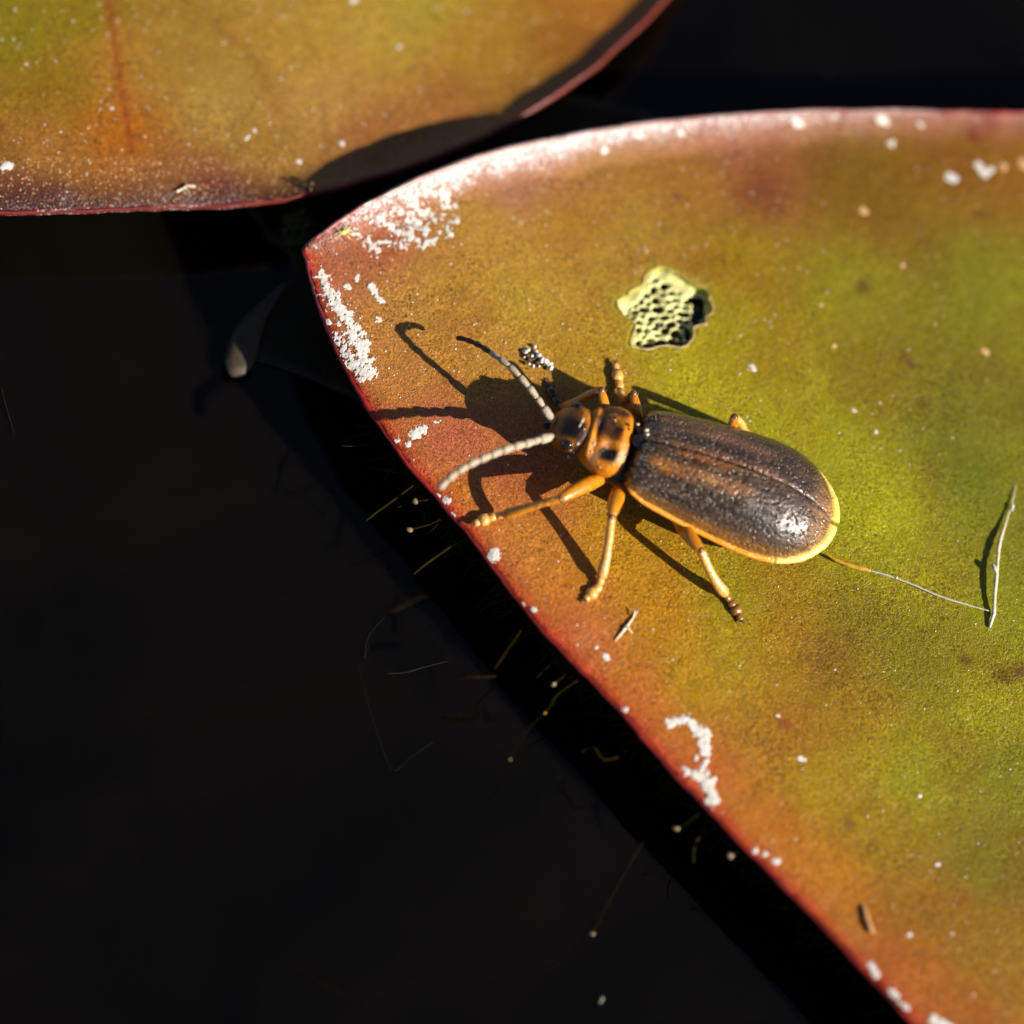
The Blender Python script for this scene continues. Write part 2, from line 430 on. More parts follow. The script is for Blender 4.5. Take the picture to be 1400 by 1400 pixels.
SLf = [(445,135,180,135,72,0),(680,120,165,115,50,0),(652,72,172,123,48,0),(222,72,165,122,55,0),(165,75,172,118,52,0),(215,255,150,95,62,0),(792,72,150,95,38,0),(75,115,142,106,28,0),(515,55,180,138,64,0),(300,150,174,133,68,0),(30,50,125,105,10),(100,150,128,98,15),(60,215,150,100,40),(165,180,160,90,25),(230,80,155,120,40),(300,150,160,122,50),(400,60,160,120,45),(350,200,150,108,45),(500,60,155,132,50),
(570,10,158,130,48),(650,60,165,125,50),(620,140,150,95,45),(750,50,165,118,50),(840,25,158,98,35),(500,180,145,90,45),(200,250,115,62,45),(50,265,92,50,45),(300,262,115,62,45),(780,90,122,75,30),(250,20,145,118,25),
(120,20,130,105,15),(440,130,160,125,50),(300,-300,130,110,20),(700,-300,150,115,30),(-300,0,130,100,20)]
hole_px = [(160,490),(210,472),(260,450),(300,400),(355,378),(410,350),(430,270),(500,200),(560,180),(650,195),(750,240),(840,300),(940,350),(1030,390),(1060,450),(1050,490),(1090,560),(1070,620),(1020,650),
(1020,720),(960,735),(895,750),(905,800),(880,880),(840,930),(760,950),(650,930),(560,935),(480,965),(380,955),(300,935),(295,870),(330,800),(350,740),(310,690),(230,640),(170,560)]
H2 = []
hp = [(820+a/7, 340+b/7) for a, b in hole_px]
for i in range(len(hp)):
    a = np.array(hp[i]); b_ = np.array(hp[(i+1) % len(hp)])
    for k in range(4):
        q = a+(b_-a)*k/4; H2.append(q+rng.uniform(-.8, .8, 2))
H2 = np.array(H2)
hole_w, _ = LR.on(H2[:, 0], H2[:, 1]); hole_xy = hole_w[:, :2]

def extraR(v2, d, col):
    n1 = blur_noise(v2[:, 0], v2[:, 1], 2.2, 3); n2 = blur_noise(v2[:, 0], v2[:, 1], .9, 11)
    # side of the rim: lower-left is red, the top is mauve brown
    dd, zr = seg_dist(v2, LR.poly, LR.rimz)
    lower = (zr < .03)
    wr = np.exp(-(d/(.12+.05*n1))**2)*.85
    wt = np.exp(-(d/(.34+.14*n1))**2)*.75
    red = lin((205, 48, 34))/KL; mag = lin((150, 88, 74))/KL
    k = np.where(lower, wr, wt)[:, None]
    tgt = np.where(lower[:, None], red, mag)
    col = col*(1-k)+tgt*k
    # wide reddish flush behind the lower rim
    wf = np.where(lower, np.exp(-(d/.5)**2)*.22, 0)[:, None]
    col = col*(1-wf)+(lin((190, 90, 45))/KL)*wf
    # mottling: browner and greener clouds
    b1 = np.clip((n2-.08)*1.8, 0, .5)[:, None]; col = col*(1-b1)+col*np.array([.92, .70, .85])*b1
    dh = seg_dist(v2, hole_xy)[0]
    wy = (np.exp(-(dh/.10)**2)*.55)[:, None]; col = col*(1-wy)+(lin((175, 160, 20))/KL)*wy
    br = (85, 42, 18)
    col = spots(v2, col, [(1180,393,12,br,.6),(1240,492,13,br,.7),(1262,550,11,(100,55,15),.5),(1320,903,11,br,.65),(1372,924,16,br,.7),(1395,915,14,br,.7),(1072,990,9,(130,60,20),.8),(1318,1227,11,(140,70,15),.6),
        (1165,872,12,(105,60,25),.45),(1150,545,10,br,.25),(925,268,8,(90,45,25),.7),(1045,262,34,(115,60,35),.45),(1330,185,16,(110,28,10),.85),(1352,170,16,(115,25,12),.8),(1160,1125,9,(105,60,35),.5),(1310,430,10,(95,85,5),.4),
        (1340,295,10,(105,60,15),.5),(1265,330,12,(120,70,20),.5),(1420,560,30,(85,75,5),.4),(1300,560,36,(90,80,5),.35),(1120,905,30,(115,75,25),.4),(1330,650,50,(80,100,0),.35),(610,520,16,(165,95,60),.4),(780,330,30,(160,100,60),.3)], LR)
    return np.clip(col, .002, .8)
def extraL(v2, d, col):
    n1 = blur_noise(v2[:, 0], v2[:, 1], 2.2, 5)
    wr = (np.exp(-(d/.05)**2)*.8)[:, None]; col = col*(1-wr)+(lin((150, 25, 20))/KL)*wr
    wm = (np.exp(-(d/(.40+.15*n1))**2)*.55)[:, None]; col = col*(1-wm)+(lin((105, 55, 45))/KL)*wm
    # midvein of the leaf and a faint side vein
    for vein, wdt, c, k in (([(148,-200),(150,0),(158,70),(168,130),(178,180),(182,215)], .11, (168, 92, 30), .55), ([(147,-200),(149,0),(157,70),(167,130),(177,180),(181,215)], .035, (140, 62, 18), .75), ([(250,0),(310,45),(350,90),(380,150)], .09, (130, 80, 30), .35), ([(440,140),(445,190),(448,230)], .05, (125, 75, 45), .35)):
        pl = np.array([P(a+1.5*math.sin(b*.1), b, LL.base)[:2] for a, b in vein]); best = np.full(len(v2), 9.)
        for i in range(len(pl)-1):
            a = pl[i]; ab = pl[i+1]-a; t = np.clip(((v2-a)@ab)/ab.dot(ab), 0, 1)
            best = np.minimum(best, np.hypot(*(v2-(a+t[:, None]*ab)).T))
        w = (np.exp(-(best/wdt)**2)*k)[:, None]; col = col*(1-w)+(lin(c)/KL)*w
    return np.clip(col, .002, .8)
def glintR(v2, d):  # strength of the painted glitter along the large leaf's top rim
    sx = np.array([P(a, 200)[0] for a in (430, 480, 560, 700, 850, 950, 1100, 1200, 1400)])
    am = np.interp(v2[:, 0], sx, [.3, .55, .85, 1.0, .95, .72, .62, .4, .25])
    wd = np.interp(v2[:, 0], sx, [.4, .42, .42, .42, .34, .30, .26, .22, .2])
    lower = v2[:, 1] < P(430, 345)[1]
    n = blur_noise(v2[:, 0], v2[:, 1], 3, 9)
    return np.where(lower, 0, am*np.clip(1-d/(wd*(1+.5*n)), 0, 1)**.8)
def glintL(v2, d):  # pale sheen painted into the left leaf's lower margin
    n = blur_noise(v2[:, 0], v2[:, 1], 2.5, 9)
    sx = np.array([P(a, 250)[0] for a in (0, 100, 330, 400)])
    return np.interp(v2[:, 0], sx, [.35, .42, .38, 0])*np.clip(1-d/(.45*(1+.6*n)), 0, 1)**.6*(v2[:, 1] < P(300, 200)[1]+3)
leafR = build_leaf('lily_leaf', LR, SR, hole=hole_xy, extra=extraR, K=KL, rim_glint=glintR)
tag(leafR, 'large olive and rust lily leaf with red rim, carrying the beetle', 'leaf')
leafL = build_leaf('lily_leaf', LL, SLf, extra=extraL, K=KL, rim_glint=glintL)
tag(leafL, 'olive bronze lily leaf with straight brown midvein, crossing the upper left corner', 'leaf')
M_rim = pigmented('leaf_rim_tissue', .38, 12, .3, .03, .3)
def rim(lf, leaf, rad, mat):
    pts = [Vector(p) for p in lf.rim3]; pts.append(pts[0]); pts.append(pts[1])
    pts = [p-Vector((0, 0, .03)) for p in pts]
    rr = [rad*(1+.35*noise.noise(p*1.7)+.25*noise.noise(p*6)) for p in pts]
    v, f = tube(pts, rr, 8, 1.0, False)
    cols = None
    if mat is M_rim:
        n = len(lf.px); c1 = []
        for i in range(len(pts)):
            x, y = lf.px[i % n]; zr = lf.rimz[i % n]
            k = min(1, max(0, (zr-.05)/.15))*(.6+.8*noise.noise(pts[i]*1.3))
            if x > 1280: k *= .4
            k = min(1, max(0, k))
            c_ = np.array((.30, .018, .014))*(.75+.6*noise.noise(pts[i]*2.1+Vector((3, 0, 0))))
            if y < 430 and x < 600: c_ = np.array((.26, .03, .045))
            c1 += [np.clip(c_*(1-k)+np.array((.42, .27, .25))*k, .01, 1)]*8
        cols = np.array(c1)
    o = mesh_obj('leaf_rim', v, f, mat, leaf, cols=cols)
rim(LR, leafR, .034, M_rim)
M_red2 = simple('dark_red_leaf_rim', (.13, .014, .010), .38, .5, 9, .25, .03, .4)
rim(LL, leafL, .030, M_red2)

# ---- feeding hole: wall, lace of pale tissue, dark floor, dried rim
def ms_mesh(fv, xs, ys):
    """marching squares: fv[j,i] > 0 inside; returns 2D verts, faces, field values"""
    V = []; idx = {}; F = []; FV = []
    def vert(key, x, y, f):
        if key not in idx: idx[key] = len(V); V.append((x, y)); FV.append(f)
        return idx[key]
    nj, ni = fv.shape
    act = np.argwhere((fv[:-1, :-1] > 0) | (fv[1:, :-1] > 0) | (fv[:-1, 1:] > 0) | (fv[1:, 1:] > 0))
    for j, i in act:
        cs = [(j, i), (j, i+1), (j+1, i+1), (j+1, i)]
        poly = []
        for k in range(4):
            a, b = cs[k], cs[(k+1) % 4]; fa, fb = fv[a], fv[b]
            if fa > 0: poly.append(vert(a, xs[a[1]], ys[a[0]], fa))
            if (fa > 0) != (fb > 0):
                t = fa/(fa-fb); key = tuple(sorted((a, b)))
                poly.append(vert(key, xs[a[1]]+(xs[b[1]]-xs[a[1]])*t, ys[a[0]]+(ys[b[0]]-ys[a[0]])*t, 0.))
        if len(poly) >= 3: F.append(poly)
    return np.array(V), F, np.array(FV)
def fix_up(o):
    me = o.data; me.update()
    if sum(p.normal.z*p.area for p in me.polygons) < 0: me.flip_normals()
n = len(hole_w); dep = .26
V = list(map(Vector, hole_w)); c_ = Vector(hole_w.mean(0))
V2 = [Vector((p.x+(c_.x-p.x)*.04, p.y+(c_.y-p.y)*.04, p.z-dep*.45)) for p in V]
V3 = [Vector((p.x-(c_.x-p.x)*.03, p.y-(c_.y-p.y)*.03, p.z-dep)) for p in V]
F = [(r*n+i, r*n+(i+1) % n, (r+1)*n+(i+1) % n, (r+1)*n+i) for r in range(2) for i in range(n)]
o = mesh_obj('hole_wall', V+V2+V3, F, M_wall, leafR)
o = mesh_obj('hole_floor', V3, [tuple(range(n))], M_floor, leafR, False)
v, f = tube([p+Vector((0, 0, .004)) for p in V]+[V[0], V[1]], [.013*(1+.8*noise.noise(p*9)) for p in V]+[.013]*2, 6, 1, False)
o = mesh_obj('hole_rim', v, f, M_hole_rim, leafR)
nh = [(538,280,20,18),(630,335,38,28),(528,370,27,34),(460,420,27,19),(605,418,20,17),(700,395,28,20),(547,475,38,34),(405,485,17,24),(472,503,20,16),(660,483,28,13),(738,465,34,16),(350,525,20,14),(350,583,34,20),(435,555,44,24),
(570,550,52,30),(682,570,30,20),(747,525,26,14),(828,530,28,18),(815,595,60,24),(275,612,15,15),(315,650,22,20),(415,620,15,15),(512,640,34,24),(630,632,44,22),(710,625,14,14),(780,660,34,22),(380,685,28,16),(578,700,42,26),(695,700,44,32),
(540,740,30,14),(640,755,42,30),(380,755,24,22),(735,785,42,40),(500,845,40,12),(600,880,57,37),(485,905,47,20),(380,880,22,22),(700,860,36,32),(845,480,32,17),(850,665,27,20),(850,750,22,22),(940,530,32,32),(905,450,45,30),(930,600,32,27),
(990,620,22,17),(780,890,50,30),(1000,520,25,35),(960,680,35,18),(790,820,22,25),(560,620,14,10),(480,690,16,12),(450,760,16,14),(560,800,22,12),(430,820,14,14),(290,560,12,10),(610,470,12,10),(500,300,8,10),(760,400,16,12),(570,400,10,8),(965,470,60,45),(975,575,48,42),(930,640,40,30),(850,610,20,16),(870,800,30,40),(800,720,34,18)]
xs = np.arange(835, 985, .9); ys = np.arange(360, 484, .9); GX, GY = np.meshgrid(xs, ys)
pp = np.stack([GX.ravel(), GY.ravel()], 1)
fo = seg_dist(pp, H2)[0]; fo[~pip(pp, H2)] *= -1
fld = fo.copy()+1.5
hn = np.full(len(pp), 9.)
wob = np.array([noise.noise(Vector((a*.16, b*.16, 2))) for a, b in pp])
for cx, cy, rx, ry in nh:
    X = (pp[:, 0]-820-cx/7)/(rx/7*1.1); Y = (pp[:, 1]-340-cy/7)/(ry/7*1.1)
    hn = np.minimum(hn, (np.hypot(X, Y)-1+wob*.2)*min(rx, ry)/7)
fld = np.minimum(fld, hn).reshape(GX.shape)
v2, ff, fv = ms_mesh(fld, xs, ys)
wl, _ = LR.on(v2[:, 0], v2[:, 1])
sag = .10+.035*np.array([noise.noise(Vector((a*.06, b*.06, 5))) for a, b in v2])
ridge = np.clip(fv, 0, 2.5)*.016
wl[:, 2] += ridge - sag - .06*np.clip((v2[:, 0]-925)/35, 0, 1)
o = mesh_obj('leaf_tissue_lace', wl, ff, M_netm, leafR); fix_up(o)
md = o.modifiers.new('thickness', 'SOLIDIFY'); md.thickness = .035; md.offset = -1

# ---- white deposits, and speckles imitating glitter on the top rim
def caps(pp, lst):
    f = np.full(len(pp), -9.)
    for x1, y1, x2, y2, r in lst:
        a = np.array((x1, y1), float); ab = np.array((x2-x1, y2-y1), float); l2 = ab.dot(ab)
        t = np.clip(((pp-a)@ab)/l2, 0, 1) if l2 > 0 else np.zeros(len(pp))
        f = np.maximum(f, r-np.hypot(*(pp-(a+t[:, None]*ab)).T))
    return f
def deposit(lst, lf, leaf, rough=5.0, ns=.16, step=.7, name='lime_and_glint_crust', mat=None, lump=.008, bias=.6, pad=8):
    l = np.array(lst, float); x0 = min(l[:, 0].min(), l[:, 2].min())-l[:, 4].max()-pad; x1 = max(l[:, 0].max(), l[:, 2].max())+l[:, 4].max()+pad
    y0 = min(l[:, 1].min(), l[:, 3].min())-l[:, 4].max()-pad; y1 = max(l[:, 1].max(), l[:, 3].max())+l[:, 4].max()+pad
    xs = np.arange(x0, x1, step); ys = np.arange(y0, y1, step); GX, GY = np.meshgrid(xs, ys)
    pp = np.stack([GX.ravel(), GY.ravel()], 1); f = caps(pp, lst)
    nz = np.array([noise.fractal(Vector((a*ns, b*ns, 3.3)), .65, 2.1, 5) if q > -rough*1.3 else 0 for (a, b), q in zip(pp, f)])
    f = np.where(f > -rough*1.3, f+nz*rough+bias, -1)
    dm = seg_dist(PA(pp[:, 0], pp[:, 1], lf.base)[:, :2], lf.poly)[0] if False else None
    v2, ff, fv = ms_mesh(f.reshape(GX.shape), xs, ys)
    if not len(ff): return None
    w, d = lf.on(v2[:, 0], v2[:, 1])
    hz = np.array([noise.fractal(Vector((a*.13, b*.13, 1)), 1.0, 2.0, 3) for a, b in v2])
    w[:, 2] += .003+lump*np.clip(fv/5, 0, 1)**.5*(1+.7*hz)
    ins = pip(w[:, :2], lf.poly)
    ff = [q for q in ff if all(ins[i] for i in q)]
    par = list(range(len(w)))
    def find(a):
        while par[a] != a: par[a] = par[par[a]]; a = par[a]
        return a
    for q in ff:
        for i in q[1:]: par[find(i)] = find(q[0])
    isl = {}
    for q in ff: isl.setdefault(find(q[0]), []).append(q)
    for fs in isl.values():
        ids = sorted({i for q in fs for i in q}); mp_ = {a: k for k, a in enumerate(ids)}
        vv_ = [w[i] for i in ids]; f2 = [[mp_[i] for i in q] for q in fs]
        if len(fs) < 22: FLECK.setdefault((leaf.name, (mat or M_white).name), []).append((vv_, f2))
        else: fix_up(mesh_obj(name, vv_, f2, mat or M_white, leaf))
FLECK = {}
def flush_flecks():
    for (ln, mn), lst in FLECK.items():
        v, f = merge(lst); o = mesh_obj('lime_and_glint_flecks', v, f, bpy.data.materials[mn], bpy.data.objects[ln]); fix_up(o); tag(o, kind='stuff')
deposit([(545,258,567,284,9),(578,262,612,266,10),(606,268,611,282,13),(615,298,613,318,10),(551,290,582,312,10),(558,321,580,334,8),(580,334,599,322,8),(580,312,580,334,8),(560,270,590,300,10)], LR, leafR, 15, .15, bias=-6)
deposit([(483,317,500,328,4),(500,328,514,343,7),(494,278,498,280,4),(519,331,552,333,5),(520,300,545,320,6)], LR, leafR, 11, .2, bias=-2.5)
deposit([(500,300,560,310,14),(520,300,540,285,16),(590,290,600,300,8)], LR, leafR, 15, .34, bias=-15, pad=2, lump=.012)
deposit([(439,378,450,402,8),(450,402,468,432,10),(470,432,482,452,9),(484,455,496,478,12),(494,480,505,510,12),(464,462,480,492,7),(480,495,492,512,8)], LR, leafR, 13, .17, bias=-1.5)
deposit([(449,440,449,441,4),(478,428,480,430,3),(490,377,488,384,2),(473,390,476,393,3)], LR, leafR, 3, .25)
deposit([(506,392,512,400,4),(514,404,522,412,3),(517,438,518,438,3)], LR, leafR, 4, .2)
deposit([(566,594,578,586,6),(557,607,558,607,3),(544,603,545,603,3),(596,577,600,577,1)], LR, leafR, 4, .2)
deposit([(674,760,676,758,8)], LR, leafR, 4, .2)
deposit([(598,679,598,679,4),(610,684,612,685,4),(617,706,621,712,4)], LR, leafR, 2.5, .25)
deposit([(695,807,695,807,2),(714,828,714,828,3.5),(728,833,732,834,2.5),(828,897,830,900,3.5),(815,885,815,885,2),(855,970,855,970,3.5)], LR, leafR, 2, .25)
deposit([(916,987,942,985,6),(944,988,960,1002,8),(962,1008,964,1027,8),(967,1040,958,1057,3),(967,1067,974,1092,9),(952,1037,952,1037,4),(936,1052,945,1060,5),(945,1058,960,1066,5)], LR, leafR, 7, .11, bias=.3)
deposit([(1032,1163,1032,1163,3.5),(1045,1168,1046,1168,3),(1060,1177,1062,1178,4)], LR, leafR, 2, .2)
deposit([(1190,1320,1198,1333,4),(1218,1356,1226,1362,4),(1230,1370,1240,1378,3)], LR, leafR, 3, .2)
deposit([(1276,1394,1300,1408,6)], LR, leafR, 3, .2)
deposit([(870,181,871,182,6),(908,173,912,172,5),(930,183,931,183,3),(825,206,826,206,4),(775,189,778,188,3),(845,178,850,176,3),(766,214,768,214,2)], LR, leafR, 3, .2)
deposit([(1088,166,1094,170,5),(1140,160,1142,160,2),(1203,163,1210,166,5),(1258,171,1260,172,3),(1217,196,1218,196,4)], LR, leafR, 3, .2)
deposit([(1297,241,1304,245,5)], LR, leafR, 2, .2)
deposit([(1336,225,1346,238,4),(1346,238,1355,232,4)], LR, leafR, 2, .2)
M_peach = simple('peach_dust', (.62, .36, .16), .5, .4, 18, .5, .03, .25)
deposit([(1371,227,1372,229,4),(1397,222,1400,226,5),(1179,287,1182,290,4),(1345,479,1348,482,3.5),(1234,363,1235,363,2.5),(1122,417,1122,417,2),(1140,473,1140,473,2)], LR, leafR, 1.5, .2, mat=M_peach)
deposit([(1027,500,1031,505,2.5),(1196,591,1197,591,2),(1167,560,1168,561,2)], LR, leafR, 2, .25)
deposit([(1094,1037,1095,1038,3),(1100,1039,1100,1039,2),(1063,979,1064,979,2),(1281,1182,1282,1182,2.5),(1243,1278,1244,1278,2.5),(1303,1277,1303,1277,2),(1257,1088,1257,1088,2)], LR, leafR, 1.5, .2)
deposit([(5,228,14,226,4),(10,224,14,229,3)], LL, leafL, 3, .25)
deposit([(467,195,468,197,2.5),(408,221,409,221,2),(545,64,546,65,2),(152,148,153,148,1.5),(347,178,350,180,1),(340,186,336,190,.8),(482,0,486,0,3),(36,87,36,87,1.5)], LL, leafL, 1.5, .25)
# white speckle meshes shaped to imitate sun glitter along the curled-up top rim
rimtop = [(470,300),(500,281),(545,258),(590,238),(640,221),(700,205),(770,190),(840,178),(900,170),(1000,161),(1100,157),(1180,156)]
deposit([(*rimtop[i], *rimtop[i+1], r) for i, r in enumerate([13,19,20,20,19,17,16,14,13,11,8])], LR, leafR, 17, .30, bias=-15, pad=2, lump=.006)
flush_flecks()
# countless dust specks on both blades
def specks(lf, leaf, n, box, sz, mat, seed):
    r = np.random.default_rng(seed); px = r.uniform(box[0], box[2], n); py = r.uniform(box[1], box[3], n)
    ok = pip(np.stack([px, py], 1), lf.px); px, py = px[ok], py[ok]
    w, d = lf.on(px, py); V = []; F = []
    for p, dd in zip(w, d):
        if dd < .05: continue
        s = sz*r.uniform(.4, 1)**2*1.6+.004; o = len(V); k = 5
        V.append((p[0], p[1], p[2]+s*.8))
        for i in range(k):
            a = 6.283*i/k+r.uniform(-.3, .3); q = s*r.uniform(.6, 1.3); V.append((p[0]+q*math.cos(a), p[1]+q*math.sin(a), p[2]-.002))
        F += [(o, o+1+i, o+1+(i+1) % k) for i in range(k)]
    return tag(mesh_obj('dust_specks', V, F, mat, leaf, False), kind='stuff')
specks(LR, leafR, 700, (400, 140, 1420, 1420), .010, M_white, 1)
specks(LR, leafR, 900, (400, 140, 1420, 1420), .008, M_peach, 6)
specks(LR, leafR, 350, (420, 150, 1100, 520), .009, M_white, 3)
specks(LL, leafL, 450, (-20, -20, 900, 290), .010, M_white, 2)
specks(LL, leafL, 900, (0, 215, 420, 290), .009, M_peach, 4)

# ------------------------------------------------------------------ drowned leaf between the two, and things in the water
M_sub, nt, b = newmat('drowned_leaf'); co = coords(nt)
t = tex(nt, co, .8, 4, .6, .5)
nt.links.new(mixc(nt, ramp(nt, t, .38, .62), (.012, .005, .002), (.020, .015, .003)), b.inputs['Base Color']); b.inputs['Roughness'].default_value = .5
nt.links.new(bump(nt, tex(nt, co, 9, 4), .4, .05), b.inputs['Normal']); b.inputs['Specular IOR Level'].default_value = .2
sub_px = [(290,268),(335,285),(352,303),(365,325),(392,345),(398,368),(384,392),(352,418),(338,445),(336,472),(350,492),(430,520),(600,600),(760,680),(950,600),(980,300),(930,180),(830,140),(740,120),(600,100),(430,180),(330,230)]
LS = Leaf([(a, b_, -.03, .4) for a, b_ in sub_px], -1.22, .4, 5)
pts2 = [Vector(p) for p in LS.poly]
gx, gy = np.meshgrid(np.arange(LS.poly[:, 0].min(), LS.poly[:, 0].max(), .2), np.arange(LS.poly[:, 1].min(), LS.poly[:, 1].max(), .2))
gp = np.stack([gx.ravel(), gy.ravel()], 1); gp = gp[pip(gp, LS.poly)]; gp = gp[seg_dist(gp, LS.poly)[0] > .08]
vv, ee, ff, *_ = delaunay_2d_cdt(pts2+[Vector(p) for p in gp], [(i, (i+1) % len(pts2)) for i in range(len(pts2))], [], 0, 1e-6)
v2 = np.array([tuple(v) for v in vv]); fa = np.array([f[:] for f in ff if len(f) == 3]); fa = fa[pip(v2[fa].mean(1), LS.poly)]
z, d = LS.z(v2); z += .03*blur_noise(v2[:, 0], v2[:, 1], 1.5, 2)
o = mesh_obj('drowned_leaf', np.column_stack([v2, z]), fa, M_sub); fix_up(o)
md = o.modifiers.new('thickness', 'SOLIDIFY'); md.thickness = .04; md.offset = -1
tag(o, 'dark olive brown drowned leaf in the shade between the two lily leaves', 'leaf')

def thread(pxs, rad, mat, name, label, cat, sub=6, seg=6, group=None, parent=None):
    pts = catmull([tuple(P(a, b_, z)) for a, b_, z in pxs], sub)
    n = len(pts)
    rr = [rad*(1-.4*abs(2*i/(n-1)-1))*(1+.25*noise.noise(Vector((i*.7, rad*90, .5)))) for i in range(n)]
    v, f = tube(pts, rr, seg); o = mesh_obj(name, v, f, mat)
    tag(o, label, cat, group); return o
# blurred pale scale on the water and the small glassy loop by the tip
blade = catmull([tuple(P(a, b_, z)) for a, b_, z in [(391,386,-1.0),(372,408,-1.05),(352,432,-1.1),(338,458,-1.12),(330,482,-1.15),(325,500,-1.15),(325,516,-1.2)]], 4)
nb_ = len(blade); v, f = tube(blade, [(.01+.125*1.7*math.sin(math.pi*min(1, (i/(nb_-1))**1.7*.92+.02))**.75) for i in range(nb_)], 10, .35)
tag(mesh_obj('plant_scale', v, f, M_dullblade), 'blurred grey brown teardrop scale floating left of the leaf tip', 'plant scrap')
thread([(404,348,-.5),(399,360,-.6),(402,376,-.7),(411,390,-.75),(422,393,-.8)], .016, M_thread_pale, 'curled_fibre', 'small curled glassy fibre hanging beside the pointed leaf tip', 'fibre')
# tuft of alga by the tip
V = []; F = []
for k in range(70):
    a, b_ = random.uniform(385, 422), random.uniform(292, 335); z = random.uniform(-1.1, -.6)
    p = P(a, b_, z); q = p+Vector((random.uniform(-.1, .1), random.uniform(-.1, .1), random.uniform(0, .12)))
    vv_, ff_ = tube([p, (p+q)/2+Vector((.02, .01, .02)), q], [.012, .02, .008], 5); o_ = len(V); V += vv_; F += [tuple(i+o_ for i in q_) for q_ in ff_]
tag(mesh_obj('alga_tuft', V, F, M_alga), 'dim green tuft of alga in the gap above the leaf tip', 'alga', kind='stuff')
# crumb on the left leaf's shaded rim
def crumb(px, py, z, s, mat, name, label, cat, n=7, seed=1, group=None, pale=None):
    r = random.Random(seed); parts = []
    c = P(px, py, z)
    for k in range(n):
        q = c+Vector((r.uniform(-1, 1)*s, r.uniform(-1, 1)*s*.8, r.uniform(0, .8)*s))
        e = ellip(q, s*r.uniform(.25, .55), s*r.uniform(.25, .5), s*r.uniform(.2, .45), Matrix.Rotation(r.uniform(0, 3), 3, 'Z'), 7, 5)
        e = ([p+Vector((noise.noise(p*9), noise.noise(p*9+Vector((5, 0, 0))), noise.noise(p*9+Vector((0, 5, 0)))))*s*.25 for p in e[0]], e[1]); parts.append(e)
    v, f = merge(parts); return tag(mesh_obj(name, v, f, mat), label, cat, group)
crumb(421, 257, LL.on(421, 257)[0][0][2]+.02, .085, M_crumb, 'brown_crumb', 'small dark brown crumb on the shaded rim of the upper leaf', 'crumb', seed=3)

# threads below the lower-left rim
def on_rim(t):
    """t 0..1 from the tip down the lower-left rim"""
    a = np.array([q[:2] for q in RT[16:39]], float); u = t*(len(a)-1); i = min(int(u), len(a)-2); return a[i]+(a[i+1]-a[i])*(u-i)
V = []; F = []
r_ = random.Random(5)
for k in range(460):
    t = r_.choice([r_.uniform(.1, 1), r_.uniform(.3, .6), r_.uniform(.55, .9)])
    e = on_rim(t); L_ = r_.uniform(12, 52)*(1.2 if r_.random() < .2 else .8); ang = r_.uniform(1.9, 3.6)
    z0 = -.25-r_.uniform(0, .45); z1 = r_.uniform(-1.2, -.5)
    x0, y0 = e[0]+14, e[1]-6
    x1, y1 = e[0]+L_*math.cos(ang), e[1]+L_*math.sin(ang)*.9
    xm, ym = (x0+x1)/2+r_.uniform(-18, 18), (y0+y1)/2+r_.uniform(-18, 18)
    pts = catmull([tuple(P(x0, y0, z0)), tuple(P(xm, ym, (z0+z1)/2+r_.uniform(-.1, .2))), tuple(P(x1, y1, z1))], 5)
    rad = r_.uniform(.004, .010)
    vv_, ff_ = tube(pts, rad, 5); o_ = len(V); V += vv_; F += [tuple(i+o_ for i in q_) for q_ in ff_]
tag(mesh_obj('algal_threads', V, F, M_thread), 'fringe of fine olive threads hanging under the red rim of the large leaf', 'threads', kind='stuff')
BE = 'threads with a pale bead below the rim'
def beaded(pxs, rad, br, label, tm=None, bm=None):
    p0 = P(*pxs[0]); r = root('beaded_thread', p0, label, 'thread')
    pts = catmull([tuple(P(*q)) for q in pxs], 6); v, f = tube(pts, rad, 6)
    adopt(mesh_obj('strand', v, f, tm or M_thread), r)
    v, f = ellip(P(*pxs[-1]), br, br*.85, br*.8, None, 12, 9); v = [p+Vector((noise.noise(p*13), noise.noise(p*13+Vector((5, 0, 0))), noise.noise(p*13+Vector((0, 5, 0)))))*br*.5 for p in v]; adopt(mesh_obj('bead', v, f, bm or M_bead), r)
beaded([(612,672,-.15),(590,682,-.18),(567,686,-.15)], .007, .045, 'short thread ending in a pinkish bead left of the rim below the antenna tip')
beaded([(620,700,-.2),(590,716,-.25),(560,724,-.25)], .007, .04, 'short thread ending in a tan bead, directly under the pinkish bead')
beaded([(790,905,-.2),(770,925,-.3),(757,935,-.25)], .006, .035, 'dim ringed bead on a thread, left of the rim below the thin white fibre')
beaded([(790,930,-.2),(762,950,-.3),(745,975,-.35)], .008, .022, 'olive thread with a small amber bead halfway down the red rim', bm=M_orange)
beaded([(760,960,-.3),(720,1000,-.4),(697,1038,-.45)], .003, .02, 'tiny yellow bead alone in the dark, farther from the rim than other small beads')
beaded([(960,1108,-.2),(940,1125,-.3),(925,1133,-.35)], .006, .045, 'tan bead hanging off the rim below the hooked white deposit')
beaded([(1025,1150,-.15),(1010,1165,-.2),(998,1170,-.2)], .006, .045, 'pale ringed bead close to the lower rim beside a curled thread')
beaded([(880,1150,-.6),(845,1210,-.9),(810,1277,-1.1)], .005, .030, 'long dim thread slanting down to a bead in the lower dark water')
thread([(990,1130,-.3),(965,1135,-.45),(950,1155,-.5),(948,1180,-.55)], .02, M_thread, 'curled_thread', 'curled olive thread arching under the lower rim', 'thread')
thread([(845,1035,-.3),(825,1038,-.35),(810,1022,-.4),(795,1028,-.5)], .022, M_thread, 'bent_thread', 'thick bent olive thread under the middle of the rim', 'thread')
